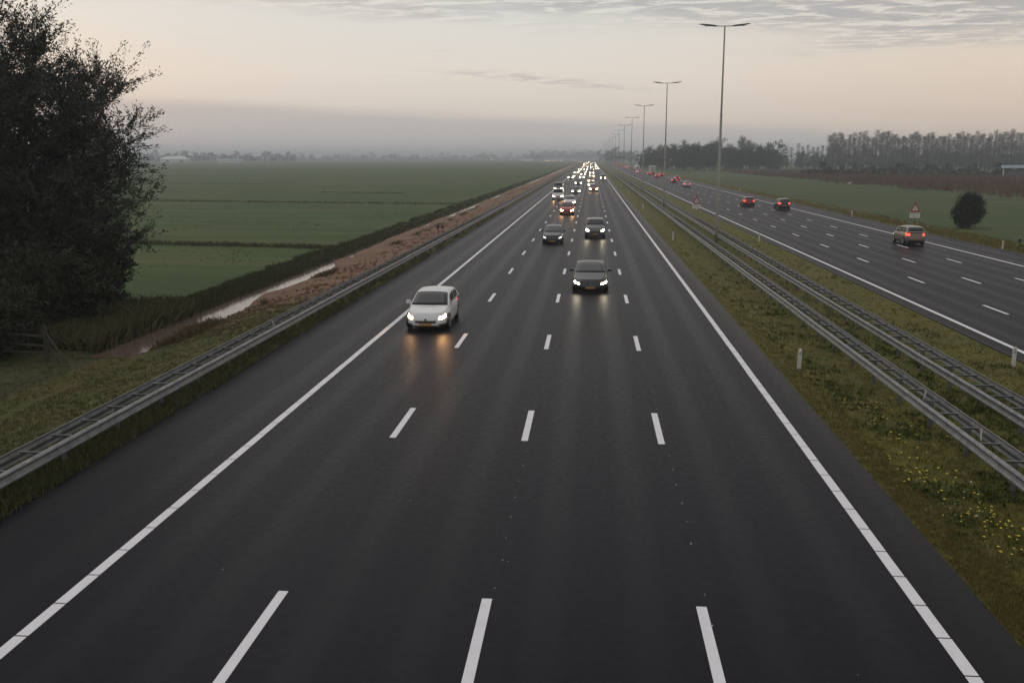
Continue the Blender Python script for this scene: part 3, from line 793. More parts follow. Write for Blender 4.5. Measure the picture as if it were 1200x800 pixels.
def make_car(S, col, name, lights='hl_white', lamp_z=(.55, .82), tail='tail', lod=0, two_windows=True, grille_k=(.42, .58), wr=.325, hlw=(.56, .90)):
    """car with its nose towards -Y, wheels on z=0"""
    root = empty(name); s = S
    b = MB(); N = 56; ks = [0, .05, .12, .25, .4, .55, .7, .85, .93, .97, 1.0]
    for k in ks: b.V += s.ring(k, N)
    for i in range(len(ks) - 1):
        for j in range(N): b.F.append((i * N + j, i * N + (j + 1) % N, (i + 1) * N + (j + 1) % N, (i + 1) * N + j))
    b.F.append(tuple(reversed(range(N))))
    top = s.ring(1.0, N); base = (len(ks) - 1) * N
    for r, up in ((.97, .012), (.90, .022), (.6, .035), (.25, .042)):
        st = len(b.V)
        for x, y, z in top:
            yy = y * (.9 + .1 * r); b.V.append((x * r, yy, s.sill + 1.0 * (s.T(yy) - s.sill) + up))
        for j in range(N): b.F.append((base + j, base + (j + 1) % N, st + (j + 1) % N, st + j))
        base = st
    for j in range(-N // 4, N // 4):
        b.F.append((base + j % N, base + (j + 1) % N, base + (N // 2 - j - 1) % N, base + (N // 2 - j) % N))
    ys = [s.cowl + .001] + list(LS(s.cowl + .08, s.roof0 + .4, 9)) + list(LS(s.roof0 + .7, s.roof1 - .2, 4)) + list(LS(s.roof1 - .05, s.rear - .002, 8)); us = [-1, -.9, -.8, -.7, -.64, -.6, -.5, -.25, 0, .25, .5, .6, .64, .7, .8, .9, 1]
    V = [tuple(s.G(y, u)) for y in ys for u in us]; nu = len(us)
    b.add(V, [(i * nu + j, i * nu + j + 1, (i + 1) * nu + j + 1, (i + 1) * nu + j) for i in range(len(ys) - 1) for j in range(nu - 1)])
    b.out('body', PC[col], root, True)
    y0, y1 = s.cowl + .10, s.roof0 + .02
    mk('windscreen', *grid_patch(lambda u, v: s.G(v, u), LS(-.565, .565, 9), LS(y0, y1, 6), .006), M['glass'], root, True)
    for sd in (-1, 1):
        mk('headlight', *grid_patch(lambda u, v: s.end(sd * u * s.W / 2, v - .10 * (1 - u) * 0 + .10 * (u - .7), -1), (LS(hlw[0], hlw[1], 6) if sd < 0 else LS(hlw[0], hlw[1], 6)), LS(*lamp_z, 4), .008 * (1 if sd > 0 else -1)), M[lights], root, True)
        tw = 'tail_light'
        mk(tw, *grid_patch(lambda u, v: s.end(sd * u * s.W / 2, v, 1), LS(.60, .90, 6), LS(.70, .92, 4), .010 * (-1 if sd > 0 else 1)), M[tail], root, True)
    if lod > 1: return root
    y0, y1 = s.roof1 + .06, s.rear - .10
    mk('rear_window', *grid_patch(lambda u, v: s.G(v, u), LS(-.54, .54, 9), LS(y0, y1, 6), .006), M['glass'], root, True)
    mid = (s.roof0 + s.roof1) / 2 - .1
    for sd in (-1, 1):
        for a, c in ((s.roof0 - .28, mid - .05), (mid + .05, s.roof1 + .02)):
            mk('side_window', *grid_patch(lambda u, v: s.G(v, sd * u), LS(.94, .68, 4), LS(a, c, 6), .007 * (1 if sd < 0 else -1)), M['glass'], root, True)
        m_ = MB().box((sd * (s.W / 2 + .08), s.roof0 - .42, s.T(s.cowl) + .10), (.20, .12, .14)); m_.box((sd * (s.W / 2 - .02), s.roof0 - .40, s.T(s.cowl) + .06), (.10, .05, .05))
        m_.out('mirror', PC[col], root)
        for wy in (-s.L / 2 + .86, s.L / 2 - .84):
            xo = s.kw(.2)
            V = [(sd * (xo + .004), wy + (wr + .06) * math.cos(t), wr + (wr + .06) * math.sin(t)) for t in LS(-.25, math.pi + .25, 16)]
            V += [(sd * (xo - .08), q[1], q[2]) for q in V]
            mk('wheel_arch', V, [tuple(range(16))] + [(i, i + 1, i + 17, i + 16) for i in range(15)], M['dark'], root)
            wm = wheel_mesh(wr); o = bpy.data.objects.new('wheel', wm[0]); link(o, root); o.location = (sd * (xo - .095), wy, wr); o.rotation_euler = (0, 0, 0 if sd > 0 else math.pi)
            o2 = bpy.data.objects.new('rim', wm[1]); link(o2, o)
    mk('grille', *grid_patch(lambda u, v: s.end(u * s.W / 2, v, -1), LS(-.48, .48, 9), LS(*grille_k, 3), .010), M['dark'], root, True)
    mk('lower_intake', *grid_patch(lambda u, v: s.end(u * s.W / 2, v, -1), LS(-.50, .50, 9), LS(.06, .15, 3), .010), M['dark'], root, True)
    for sd in (-1, 1):
        mk('fog_light_recess', *grid_patch(lambda u, v: s.end(sd * u * s.W / 2, v, -1), LS(.62, .88, 4), LS(.10, .27, 3), .009 * (1 if sd > 0 else -1)), M['dark'], root, True)
    mk('rear_bumper', *grid_patch(lambda u, v: s.end(u * s.W / 2, v, 1), LS(-.9, .9, 11), LS(.04, .26, 3), -.012), M['dark'], root, True)
    zf = s.end(0, .30, -1); MB().box((0, zf[1] - .022, s.sill + .22 * (s.T(-s.L / 2) - s.sill) + .02), (.52, .02, .11)).out('number_plate', M['plate'], root)
    zf = s.end(0, .5, 1); MB().box((0, zf[1] + .022, zf[2]), (.52, .02, .11)).out('number_plate', M['plate'], root)
    if lights == 'hl_dim' or True:
        MB().tube([(0, s.end(0, .66, -1)[1] - .02, s.end(0, .66, -1)[2]), (0, s.end(0, .66, -1)[1] + .05, s.end(0, .66, -1)[2])], .05, 10).out('emblem', M['chrome'], root)
    return root
HATCH = Shape(4.36, 1.84, 1.49, -1.12, -.15, 1.55, 2.05, .73, .93, .97, 1.04, n=4.4, nose=.13)
SALOON = Shape(4.96, 1.96, 1.44, -1.05, -.02, 1.25, 2.15, .72, .93, .96, 1.03, n=4.2, boot=1.05)
SMALLH = Shape(4.45, 1.75, 1.48, -1.25, -.25, 1.5, 2.1, .76, .96, 1.0, 1.1, n=4.5)
SUV = Shape(4.55, 1.84, 1.72, -1.15, -.45, 1.75, 2.15, 1.0, 1.12, 1.14, 1.18, sill=.26, n=6, wr=.80)
MPV = Shape(4.35, 1.80, 1.62, -1.30, -.45, 1.65, 2.1, .86, 1.06, 1.08, 1.12, n=5)
VAN = Shape(5.0, 1.95, 1.98, -1.75, -1.15, 2.35, 2.45, 1.02, 1.18, 1.2, 1.22, sill=.25, n=8, wr=.84)
def place(o, x, y, away=False, label=None, group=None, cat='car', z=None, yaw=0.0):
    zz = (-.334 if away else .0) + gf(y) if z is None else z
    sl = (sf(y + 5) - sf(y - 5)) / 10
    o.location = (x + sf(y), y, zz + .002); o.rotation_euler = (0, 0, (math.pi if away else 0) - math.atan(sl) + yaw)
    return tag(o, label, cat, group)
GO = 'cars driving towards the viewer'; GA = 'cars driving away on the opposite carriageway'
place(make_car(HATCH, 'white', 'hatchback', 'hl_warm', (.64, .82), hlw=(.62, .87), grille_k=(.40, .60)), -6.85, 38.9 + 2.18, label='white hatchback with lit headlights and yellow plate, nearest on the left lane', group=GO)
place(make_car(SALOON, 'black', 'saloon_car', 'hl_white', (.57, .71), hlw=(.60, .89), grille_k=(.30, .40)), .04, 51.2 + 2.4, label='black saloon with bright white headlights, nearest in the middle lane', group=GO)
place(make_car(SMALLH, 'navy', 'hatchback', 'hl_dim', (.60, .76), hlw=(.62, .88)), -3.2, 80.6 + 2.2, label='dark blue hatchback with dim headlights ahead of the red car', group=GO)
place(make_car(SUV, 'grey', 'off_road_car', 'hl_white', (.60, .76), grille_k=(.40, .62), wr=.36, hlw=(.62, .90)), .42, 86.9 + 2.2, label='dark grey tall car with pale roof and bright headlights behind the black saloon', group=GO)
place(make_car(MPV, 'red', 'small_car', 'hl_warm', (.60, .77)), -3.05, 122.6 + 2.1, label='bright red car with blazing headlights in the second lane', group=GO)
place(make_car(HATCH, 'white', 'hatchback', 'hl_white', (.60, .77)), -3.25, 147 + 2, label='white car right behind the bright red car', group=GO)
place(make_car(VAN, 'white', 'van', 'hl_warm', (.58, .76), two_windows=False, wr=.36), -5.7, 166 + 2.5, label='white van with dark windscreen in the left lane behind the white hatchback', group='vans and lorries', cat='van')
place(make_car(VAN, 'darkgrey', 'van', 'hl_white', (.58, .76), wr=.36), -7.1, 212, label='dark van directly behind the white van', group='vans and lorries', cat='van')
place(make_car(HATCH, 'black', 'hatchback', 'hl_white', (.60, .77)), -3.1, 197 + 2, label='black car with two bright headlights, right of the white van', group=GO)
place(make_car(MPV, 'darkred', 'small_car', 'hl_warm', (.60, .77)), .55, 209 + 2, label='dark red car with bright headlights in the third lane, beyond the grey tall car', group=GO)
place(make_car(MPV, 'bronze', 'hatchback', 'hl_dim', tail='tail'), 28.5, 86.2 + 2.1, True, 'bronze hatchback with lit tail lights in front of the warning sign', GA)
place(make_car(MPV, 'black', 'hatchback', 'hl_dim'), 28.6, 146.8, True, 'black car with red tail lights, right one of the pair before the far marker post', GA)
place(make_car(HATCH, 'darkred', 'hatchback', 'hl_dim'), 25.1, 157, True, 'dark red car with tail lights, left of the black car on the opposite carriageway', GA)
place(make_car(HATCH, 'silver', 'hatchback', 'hl_dim', tail='tail'), 25.2, 258, True, 'silver car with red tail lights left of the dark red pair', GA)
# farther traffic: copies
far_on = [make_car(Sh, c, nm, l, (.60, .76), lod=2, hlw=(.62, .88)) for Sh, c, nm, l in ((HATCH, 'white', 'distant_car', 'hl_white_far'), (MPV, 'black', 'distant_car', 'hl_white_far'), (HATCH, 'silver', 'distant_car', 'hl_warm_far'), (SUV, 'darkgrey', 'distant_car', 'hl_white_far'), (VAN, 'white', 'distant_van', 'hl_white_far'))]
far_off = [make_car(Sh, c, 'distant_car', 'hl_dim', (.58, .80), lod=2) for Sh, c in ((HATCH, 'red'), (MPV, 'darkred'), (HATCH, 'black'), (MPV, 'silver'))]
for o in far_on + far_off: remember(o)
used = set()
def far_car(proto, x, y, away, label, group, cat='car'):
    if proto.name in used: o = dup_fast(proto)
    else: o = proto; used.add(proto.name)
    return place(o, x, y, away, label, group, cat)
LN = [-6.86, -3.36, .15, 3.7]
ON = [(1, 1, 262, 'black car with bright headlights between the white cars ahead and the jam'), (0, 2, 246, 'white car at the head of the queue in the third lane'), (2, 2, 288, 'silver car following in the third lane behind a white one'),
      (3, 3, 322, 'lone dark car with bright headlights in the fast lane'), (3, 0, 330, 'dark car at the head of the slow lane queue'), (1, 0, 362, None), (0, 1, 345, None), (2, 2, 366, None), (1, 1, 402, None), (4, 2, 430, None), (0, 1, 470, None), (4, 0, 440, None), (2, 0, 492, None),
      (1, 2, 500, None), (3, 1, 545, None), (2, 2, 560, None), (0, 3, 600, None), (1, 1, 620, None), (4, 0, 560, None), (0, 2, 640, None)]
for p, ln, y, lab in ON:
    far_car(far_on[p], LN[ln] + rnd.uniform(-.2, .2), y, False, lab or 'small oncoming vehicle with lit headlights in the distant queue', 'near end of the distant queue' if lab else 'distant queue of oncoming traffic', 'van' if p == 4 and lab else 'car')
y = 670
while y < 2900:
    for ln in (0, 1, 2, 3):
        if rnd.random() < (.42 if ln < 3 else .2):
            far_car(far_on[rnd.choice((0, 1, 2, 3, 4))], LN[ln] + rnd.uniform(-.3, .3), y + rnd.uniform(0, 28), False, 'small oncoming vehicle with lit headlights in the distant queue', 'distant queue of oncoming traffic')
    y += 42 if y < 1200 else 55
LO = [18.8, 22.1, 25.4, 28.9]
for p, ln, y, lab in ((2, 2, 300, 'dark car right beside the second lamp post'), (1, 3, 330, 'red car on the outer lane beyond the second lamp post'), (0, 2, 378, 'bright red car ahead of the white lorry'), (1, 3, 402, 'second red car close to the white lorry'), (0, 2, 428, None), (3, 1, 470, None), (2, 2, 520, None), (1, 2, 610, None), (2, 3, 640, None), (0, 1, 660, None), (3, 2, 700, None), (1, 3, 720, None), (0, 2, 790, None), (1, 3, 820, None), (0, 1, 870, None), (1, 2, 930, None), (0, 3, 960, None), (1, 2, 1010, None)):
    far_car(far_off[p], LO[ln], y, True, lab or 'distant car with red tail lights driving away near the lamp posts', 'cars near the white lorry' if lab else 'distant traffic driving away')
# lorries
def lorry(x, y, label, tanker=False):
    root = tag(empty('lorry', (x + sf(y), y, gf(y) - .33)), label, 'lorry', 'vans and lorries')
    if tanker:
        MB().tube([(0, -5, 2.4), (0, -4.8, 2.4), (0, 5, 2.4), (0, 5.2, 2.4)], [.9, 1.25, 1.25, .9], 20).out('tank', PC['white'], root, True)
        MB().tube([(0, -5.06, 2.4), (0, -5.02, 2.4)], .45, 16).out('hatch', M['dark'], root)
    else:
        MB().box((0, 0, 2.55), (2.5, 12, 2.8)).out('trailer', PC['white'], root)
        for s in (-1, 1): MB().box((s * .61, -6.02, 2.5), (1.16, .04, 2.5)).out('rear_door', PC['silver'], root)
    MB().box((0, 0, .95), (2.2, 11, .22)).out('chassis', M['dark'], root)
    MB().box((0, 7.6, 1.9), (2.45, 2.2, 2.6)).out('cab', PC['white'], root)
    for yy in (-4.6, -3.3, 5.6, 7.9):
        for s in (-1, 1): MB().tube([(s * .95, yy, .5), (s * 1.22, yy, .5)], .5, 16).out('wheel', M['tyre'], root)
    for s in (-1, 1): MB().box((s * .95, -6.05, .85), (.4, .06, .18)).out('tail_light', M['tail'], root)
    MB().box((0, -6.05, .6), (2.3, .08, .14)).out('underrun_bar', M['galv'], root)
lorry(28.4, 455, 'white box lorry seen from behind among the red tail lights')
lorry(25.6, 545, 'white tanker lorry with round rear, left of the box lorry', True)

# ------------------------------------------------------------------ trees
def leaf_quads(P, D, ln, wd, name, material, parent, tint):
    n = len(P)
    D = D / (np.linalg.norm(D, axis=1, keepdims=True) + 1e-9)
    r = rng.normal(0, 1, (n, 3)); S_ = np.cross(D, r); S_ /= np.linalg.norm(S_, axis=1, keepdims=True) + 1e-9
    l = (ln * rng.uniform(.6, 1.3, n))[:, None]; wv = (wd * rng.uniform(.6, 1.3, n))[:, None] * .5
    V = np.stack([P, P + D * l * .45 + S_ * wv, P + D * l, P + D * l * .55 - S_ * wv], 1).reshape(-1, 3)
    i = np.arange(n) * 4
    return mknp(name, V, np.stack([i, i + 1, i + 2, i + 3], -1), material, parent, tint=np.repeat(np.clip(tint, 0, 1), 4))
def grow(seed, stems, height, spread, nbranch, ntwig, nleaf, up=.55, leaf=(.16, .045), low=.08, r0=.16, clump=.25, droop=0.0):
    """branch tubes and leaves of a broad, many-stemmed tree"""
    r = random.Random(seed); mb = MB(); LP = []; LD = []; LT = []
    for s in range(stems):
        a = 2 * math.pi * s / stems + r.uniform(-.4, .4)
        hh = height * r.uniform(.72, 1.0) * (1 if s else 1.05); rad = spread * r.uniform(.35, .8) * (0.25 if s == 0 else 1)
        tip = np.array((math.cos(a) * rad, math.sin(a) * rad, hh)); P = []
        for t in np.linspace(0, 1, 9):
            P.append(np.array((tip[0] * t ** 1.3, tip[1] * t ** 1.3, hh * t)) + np.array((r.gauss(0, .12), r.gauss(0, .12), 0)) * (t > 0) * (1 + t))
        rr = [r0 * (1 - .9 * t) + .012 for t in np.linspace(0, 1, 9)]
        mb.tube(P, rr, 7)
        for b in range(nbranch):
            t = low + (1 - low) * (b + r.random()) / nbranch; f = t * 8; i = min(7, int(f)); base = P[i] + (P[i + 1] - P[i]) * (f - i)
            ba = r.uniform(0, 6.28) if r.random() < .35 else a + r.gauss(0, .9)
            ln = spread * (1.0 - .62 * t) * r.uniform(.45, 1.0) + .6
            d = np.array((math.cos(ba), math.sin(ba), up + r.uniform(-.35, .35))); d /= np.linalg.norm(d)
            Q = [base]
            for k in range(4):
                d = d + np.array((r.gauss(0, .14), r.gauss(0, .14), r.gauss(.03 - droop, .10))); d /= np.linalg.norm(d)
                Q.append(Q[-1] + d * ln / 4)
            q0 = rr[i] * .45 + .008
            mb.tube(Q, [q0 * (1 - .22 * k) for k in range(5)], 5, False)
            for w_ in range(ntwig):
                tt = r.uniform(.15, 1.0) * 4; k = min(3, int(tt)); c = Q[k] + (Q[k + 1] - Q[k]) * (tt - k)
                td = d * .6 + np.array((r.gauss(0, .6), r.gauss(0, .6), r.gauss(up * .5, .45))); td /= np.linalg.norm(td)
                tl = r.uniform(.5, 1.3) * (.5 + .08 * height)
                mb.tube([c, c + td * tl * .5 + np.array((0, 0, .03)), c + td * tl], [.012, .008, .004], 3, False)
                n = max(3, int(nleaf * r.uniform(.6, 1.4))); u = np.random.default_rng(r.randrange(1 << 30))
                tq = u.uniform(.1, 1.08, n)[:, None]
                LP.append(c + td * tl * tq + u.normal(0, clump * .35 * tl, (n, 3)) * .6)
                LD.append(td + u.normal(0, .65, (n, 3)) + np.array((0, 0, .1 - droop)))
                LT.append(np.clip(u.normal(r.uniform(.2, .75), .14, n), 0, 1))
    return mb, np.concatenate(LP), np.concatenate(LD), np.concatenate(LT), leaf
def tree(name, loc, label, leafmat, group=None, cat='tree', rz=0.0, **kw):
    root = tag(empty(name, loc, rz), label, cat, group)
    mb, LP, LD, LT, leaf = grow(**kw)
    mb.out('trunk', M['bark'], root, True)
    LP[:, 2] = np.maximum(LP[:, 2], .05)
    leaf_quads(LP, LD, leaf[0], leaf[1], 'crown', M[leafmat], root, LT)
    return root
def gzf(x, y): return float(ground_z(x, y))
tree('willow_tree', (-29.7, 48.5, gzf(-29.7, 48.5)), 'broad dark willow at the left edge, its leafy crown spreading over the meadow', 'willow', 'willows on the ditch bank', seed=3, stems=12, height=14.5, spread=7.3, nbranch=22, ntwig=17, nleaf=46, low=.04, leaf=(.20, .062), r0=.17)
tree('willow_tree', (-34.6, 47.5, gzf(-34.6, 47.5)), 'taller willow rising out of the top left corner behind the broad one', 'willow', 'willows on the ditch bank', seed=8, stems=9, height=21.5, spread=5.8, nbranch=24, ntwig=15, nleaf=40, low=.06, leaf=(.20, .062), r0=.2, up=.9)
def bush(name, loc, label, h, spread, seed, leafmat='bushleaf', group=None, cat='bush', stems=10, nb=10, nt=10, nl=26, leaf=(.18, .09)):
    return tree(name, loc, label, leafmat, group, cat, seed=seed, stems=stems, height=h, spread=spread, nbranch=nb, ntwig=nt, nleaf=nl, low=.02, leaf=leaf, r0=.035, up=.5)
GB = 'bushes under the willow'
bush('bush', (-26.6, 42.6, gzf(-26.6, 42.6)), 'low dark bush at the foot of the willow behind the wooden gate', 3.4, 2.4, 21, group=GB)
bush('bush', (-25.6, 44.6, gzf(-25.6, 44.6)), 'olive green bush right of the willow at the ditch edge', 2.3, 1.5, 22, group=GB)
bush('bush', (-30.0, 41.5, gzf(-30, 41.5)), 'dense dark bush at the left edge below the willow', 4.2, 2.8, 23, group=GB)
bush('bush', (-26.8, 49.0, gzf(-26.8, 49)), 'small bush half hidden behind the olive one', 3.2, 1.6, 25, group=GB)
bush('bush', (-25.4, 37.8, gzf(-25.4, 37.8)), 'scrubby dark bush behind the gate rails at the left edge', 2.2, 1.7, 26, group=GB)
# long dry grass tumbling over the bank below the bushes
X = rng.uniform(-25.4, -21.9, 1100); Y = rng.uniform(39.5, 51, 1100)
tag(blades('bank_straw', X, Y, .3, .95, .03, 8, M['ditchgrass'], (0, 1), .8, spread=.2), 'long straw coloured grass hanging over the ditch below the bushes', 'grass')

# wooden gate by the ditch
gt = tag(empty('wooden_gate', (-22.2, 36.6, gzf(-22.2, 36.6)), R(-12)), 'weathered dark wooden gate post with rails and brace beside the ditch', 'gate')
MB().tube([(0, 0, -.3), (0, 0, 1.75), (0, 0, 1.9)], [.10, .09, .03], 8).out('post', M['wood'], gt)
for z in (.45, .85, 1.35): MB().box((-2.0, .02, z), (3.9, .05, .12)).out('rail', M['wood'], gt)
for x0, z0, x1, z1 in ((.05, 1.5, 1.15, .1), (.08, .95, .75, .05)): MB().tube([(x0, 0, z0), (x1, 0, z1)], .05, 6).out('brace', M['wood'], gt)
MB().tube([(-4, 0, -.2), (-4, 0, 1.5)], .08, 8).out('post', M['wood'], gt); gt.scale = (.8, .8, .8)
nb = tag(empty('notice_board', (-23.85, 35.6, gzf(-23.65, 35.6))), 'small white notice board on a stake at the left edge', 'sign')
MB().tube([(0, .03, -.2), (0, .03, 1.0)], .03, 6).out('stake', M['wood'], nb); MB().box((0, 0, 1.02), (.5, .02, .42)).out('board', M['signwhite'], nb)

# far trees: a few meshes, copied tree by tree
def far_proto(name, leafmat, h, wd, n, seed, kind):
    r = np.random.default_rng(seed); root = empty(name)
    MB().tube([(0, 0, 0), (0.05, 0, h * .4), (0, 0, h * .85)], [.25, .16, .05], 5).out('trunk', M['bark'], root)
    if kind == 'poplar':
        k = 26; zc = r.uniform(.22, .97, k) * h; rad = wd * (.55 + .45 * np.sin(np.pi * np.clip((zc / h - .12) / .9, 0, 1))) * .75
        a = r.uniform(0, 6.28, k); C = np.stack([np.cos(a) * rad * r.uniform(0, .8, k), np.sin(a) * rad * r.uniform(0, .8, k), zc], -1); cs = np.full(k, wd * .30)
        st = np.array((1, 1, 2.2))
    else:
        k = 34; u = r.normal(0, 1, (k, 3)); u /= np.linalg.norm(u, axis=1, keepdims=True); u *= r.uniform(.25, 1, (k, 1)) ** .5
        C = u * np.array((wd * 1.1, wd * 1.1, h * .52)) * .82 + np.array((0, 0, h * .50)); cs = r.uniform(.16, .30, k) * wd; st = np.array((1, 1, .8))
    idx = r.integers(0, k, n)
    P = C[idx] + r.normal(0, 1, (n, 3)) * cs[idx][:, None] * st * .6
    hi_ = P[:, 2] > h; P[hi_, 2] = h - r.uniform(0, .28, hi_.sum()) ** 1.0 * h * r.uniform(.2, 1, hi_.sum()); P[:, 2] = np.maximum(P[:, 2], .1)
    ct = r.uniform(.1, .8, k)
    o = leaf_quads(P, r.normal(0, 1, (n, 3)) + np.array((0, 0, .4)), (.55 if kind == 'poplar' else .9) if h > 8 else .5, (.28 if kind == 'poplar' else .5) if h > 8 else .34, 'crown', M[leafmat], root, np.clip(ct[idx] + r.normal(0, .12, n), 0, 1))
    remember(root); return root
def round_bush(loc, label):
    r = np.random.default_rng(77); root = tag(empty('round_bush', loc), label, 'bush')
    mb = MB()
    for k in range(9):
        a = k * .7; mb.tube([(0, 0, 0), (math.cos(a) * .5, math.sin(a) * .5, 1.2), (math.cos(a) * 1.1, math.sin(a) * 1.1, 3.0)], [.05, .035, .012], 5)
    mb.out('stems', M['bark'], root)
    k = 260; u = r.normal(0, 1, (k, 3)); u /= np.linalg.norm(u, axis=1, keepdims=True); u *= r.uniform(.2, 1, (k, 1)) ** .45
    C = u * np.array((1.75, 1.75, 2.15)) + np.array((0, 0, 2.2)); C[:, 0] *= 1 - .10 * (C[:, 2] - 2); C += r.normal(0, .12, C.shape)
    idx = r.integers(0, k, 17000); P = C[idx] + r.normal(0, .17, (17000, 3)); P[:, 2] = np.clip(P[:, 2], .03, 9)
    leaf_quads(P, u[idx] * .6 + r.normal(0, .7, (17000, 3)) + np.array((0, 0, .5)), .17, .08, 'crown', M['farleaf'], root, np.clip(r.uniform(.1, .8, k)[idx] + r.normal(0, .12, 17000), 0, 1))
round_bush((46.0, 121, gzf(46.0, 121)), 'solitary round dark bush on the grass near the warning sign')
OAK = [far_proto('wood_tree', 'farleaf', 16 + 2 * i, 5.2 + .5 * i, 1500, 40 + i, 'oak') for i in range(4)]
POP = [far_proto('poplar_tree', 'poplarleaf', 22 + i, 3.3 + .3 * i, 1500, 50 + i, 'poplar') for i in range(3)]
SHR = [far_proto('hedge_shrub', 'hedgeleaf', 5.2 + .8 * i, 3.6, 700, 60 + i, 'oak') for i in range(3)]
FARU = set()
def far_tree(protos, x, y, sc, label, group, cat='tree'):
    p = rnd.choice(protos)
    if p.name in FARU: o = dup_fast(p)
    else: o = p; FARU.add(p.name)
    o.location = (x, y, gzf(x, y) - .1); o.rotation_euler = (0, 0, rnd.uniform(0, 6.28)); o.scale = (sc * rnd.uniform(.9, 1.1), sc * rnd.uniform(.9, 1.1), sc * rnd.uniform(.9, 1.1))
    return tag(o, label, cat, group)
def pxy(px, dist):
    """ground point seen at picture column px, at a given distance from the camera"""
    a = math.atan((px - 600) / 1113.67 * .98) - R(4.698); return math.sin(a) * dist, math.cos(a) * dist
# dark wood behind the lamp posts
for row in range(2):
    x = 752 + row * 3
    while x < 915:
        X, Y = pxy(x, 650 + row * 22 + rnd.uniform(-8, 8) + max(0, 800 - x) * 1.6)
        e = min(1, .62 + .38 * min((x - 745) / 35, 1)) * (1 if x < 880 else .92)
        far_tree(OAK, X, Y, e * rnd.uniform(.90, 1.02), 'tree in the dark wood beyond the lamp posts', 'trees of the dark wood'); x += rnd.uniform(4, 6.5)
for _ in range(26):
    x = rnd.uniform(700, 762); X, Y = pxy(x, rnd.uniform(1500, 1900)); far_tree(OAK, X, Y, rnd.uniform(.95, 1.3), 'pale hazy tree beyond the sign gantry', 'hazy trees beyond the gantry')
# lower trees left of the poplars, then the poplar rows
for _ in range(16):
    x = rnd.uniform(915, 975); X, Y = pxy(x, rnd.uniform(760, 860)); far_tree(OAK, X, Y, rnd.uniform(.45, .72), 'low hazy tree between the dark wood and the poplars', 'low trees by the poplars')
x = 928
while x < 972:
    X, Y = pxy(x, 800); far_tree(POP, X, Y, rnd.uniform(.72, .80), 'shorter poplar in the row left of the tall ones', 'short poplars'); x += rnd.uniform(5, 8)
for row in range(2):
    x = 972 + row * 2
    while x < 1300:
        X, Y = pxy(x, 700 + 16 * row); far_tree(POP, X, Y, rnd.uniform(.94, 1.06), 'tall thin crowned poplar in the row on the right', 'tall poplars'); x += rnd.uniform(3.6, 6.2)
x = 965
while x < 1300:
    X, Y = pxy(x, 735 + rnd.uniform(-6, 6)); far_tree(OAK, X, Y, rnd.uniform(.66, .84), 'dense undergrowth tree beneath the tall poplars', 'undergrowth trees under the poplars'); x += rnd.uniform(5, 8)
x = 945
while x < 1300:
    X, Y = pxy(x, 455 + rnd.uniform(-14, 14)); far_tree(SHR, X, Y, rnd.choice((rnd.uniform(.45, .75), rnd.uniform(.7, 1.25))), 'dark shrub in the hedge behind the reed bed', 'hedge shrubs', 'shrub'); x += rnd.uniform(5, 9)
# tree line far across the meadow
x = -60
while x < 345:
    X, Y = pxy(x, 1750 + rnd.uniform(0, 90)); far_tree(OAK, X, Y, rnd.uniform(.65, 1.05), 'hazy tree in the far tree line across the meadow', 'far tree line'); x += rnd.uniform(2.2, 4.5)
def wood_mass(name, spots, label):
    """a far wood that reads as one mass: many crowns in one mesh"""
    VS = []; T = []
    for X, Y, sc in spots:
        cr = [c for c in KIDS[rnd.choice(OAK).name] if c.name.startswith('crown')][0].data; n = len(cr.vertices)
        v = np.empty(n * 3, np.float32); cr.vertices.foreach_get('co', v); v = v.reshape(-1, 3)[:n // 8 * 4]
        t_ = np.empty(n, np.float32); cr.attributes['tint'].data.foreach_get('value', t_)
        a_ = rnd.uniform(0, 6.28); c_, s_ = math.cos(a_), math.sin(a_)
        v = np.stack([(v[:, 0] * c_ - v[:, 1] * s_) * 1.35, (v[:, 0] * s_ + v[:, 1] * c_) * 1.35, v[:, 2]], -1) * sc + np.array((X, Y, gzf(X, Y) - .1))
        VS.append(v); T.append(t_[:len(v)])
    V = np.concatenate(VS); i = np.arange(len(V) // 4) * 4
    tag(mknp(name, V, np.stack([i, i + 1, i + 2, i + 3], -1), M['farleaf'], tint=np.concatenate(T)), label, 'wood', kind='stuff')
x = 345; spots = []
while x < 640:
    spots.append((*pxy(x, 2350 + rnd.uniform(0, 200)), rnd.uniform(.5, 1.05))); x += rnd.uniform(1.5, 4)
wood_mass('horizon_wood', spots, 'very faint line of trees on the horizon beyond the meadow')
x = 622; spots = []
while x < 702:
    spots.append((*pxy(x, 2900 + rnd.uniform(0, 150)), rnd.uniform(1.3, 1.65))); x += rnd.uniform(1.2, 2.4)
wood_mass('hazy_wood', spots, 'hazy block of wood behind the bend of the motorway')
# farm shed
X, Y = pxy(204, 1690); shed = tag(empty('farm_shed', (X, Y, gzf(X, Y)), math.atan2(-X, Y) * 1.0), 'long white farm shed with a low pitched roof in front of the far tree line', 'shed')
MB().box((0, 0, 2.6), (46, 24, 5.2)).out('wall', M['shed_wall'], shed)
V = [(-24, -13, 5.2), (24, -13, 5.2), (24, 13, 5.2), (-24, 13, 5.2), (-12, 0, 10.5), (12, 0, 10.5)]
mk('roof', V, [(0, 1, 5, 4), (1, 2, 5), (2, 3, 4, 5), (3, 0, 4), (3, 2, 1, 0)], M['shed_roof'], shed)
for x in (-12, 10): MB().box((x, -12.03, 1.8), (5, .1, 3.6)).out('door', M['shed_dark'], shed)
X, Y = pxy(268, 1720); s2 = tag(empty('farm_building', (X, Y, gzf(X, Y)), math.atan2(-X, Y)), 'low pale farm building right of the white shed', 'building')
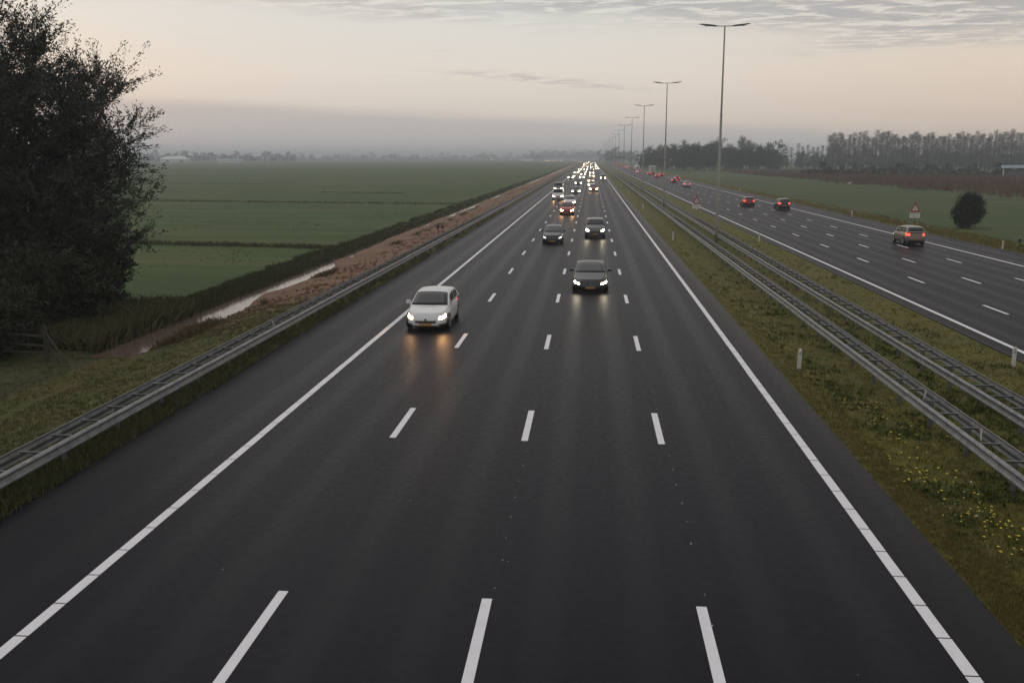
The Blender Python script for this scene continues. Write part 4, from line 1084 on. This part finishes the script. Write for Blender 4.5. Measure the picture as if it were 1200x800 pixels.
MB().box((0, 0, 1.6), (40, 12, 3.2)).out('wall', M['shed_wall'], s2); mk('roof', [(-21, -7, 3.2), (21, -7, 3.2), (21, 7, 3.2), (-21, 7, 3.2), (-21, 0, 6), (21, 0, 6)], [(0, 1, 5, 4), (2, 3, 4, 5), (1, 2, 5), (3, 0, 4), (3, 2, 1, 0)], M['bluegrey'], s2)
# pale blue hall among the hedge on the right
X, Y = pxy(1205, 440); s3 = tag(empty('field_hall', (X, Y, gzf(X, Y)), -math.atan2(X, Y)), 'pale blue roofed open hall behind the hedge at the right edge', 'building')
for x in (-8, 0, 8): MB().box((x, -3, 2.2), (.5, .5, 4.4)).out('pillar', M['signwhite'], s3)
MB().box((0, 0, 1.6), (16, 5, 3.2)).out('wall', M['shed_dark'], s3)
mk('roof', [(-9, -4, 4.4), (9, -4, 4.4), (9, 4, 4.4), (-9, 4, 4.4), (-9, 0, 5.6), (9, 0, 5.6)], [(0, 1, 5, 4), (2, 3, 4, 5), (1, 2, 5), (3, 0, 4), (3, 2, 1, 0)], M['bluegrey'], s3)

# white swan in the meadow
X, Y = 84.0, 322.0
def lathe_body(path, rads, nm, m_, loc):
    return MB().tube(path, rads, 10).out(nm, m_, None, True, loc)
sw = lathe_body([(-.55, 0, .42), (-.45, 0, .40), (-.2, 0, .36), (.15, 0, .36), (.38, 0, .42), (.46, 0, .60), (.40, 0, .85), (.42, 0, 1.0), (.52, 0, 1.06), (.66, 0, 1.02)], [.02, .12, .27, .28, .17, .09, .07, .065, .08, .02], 'swan', M['signwhite'], (X, Y, gzf(X, Y)))
tag(sw, 'white swan standing in the green meadow on the right', 'swan')

# ------------------------------------------------------------------ haze over the polder
hm = bpy.data.materials.new('haze'); hm.use_nodes = True
t = NT(hm.node_tree); t.n.clear()
pv = t.new('ShaderNodeVolumePrincipled'); pv.inputs['Color'].default_value = (.88, .95, 1.0, 1); pv.inputs['Density'].default_value = .00046; pv.inputs['Density Attribute'].default_value = ''; pv.inputs['Anisotropy'].default_value = .35
t.l.new(pv.outputs[0], t.new('ShaderNodeOutputMaterial').inputs['Volume'])
hz = MB().box((0, 2900, 14.0), (12400, 6600, 38.0)).out('haze', hm); tag(hz, kind='stuff')
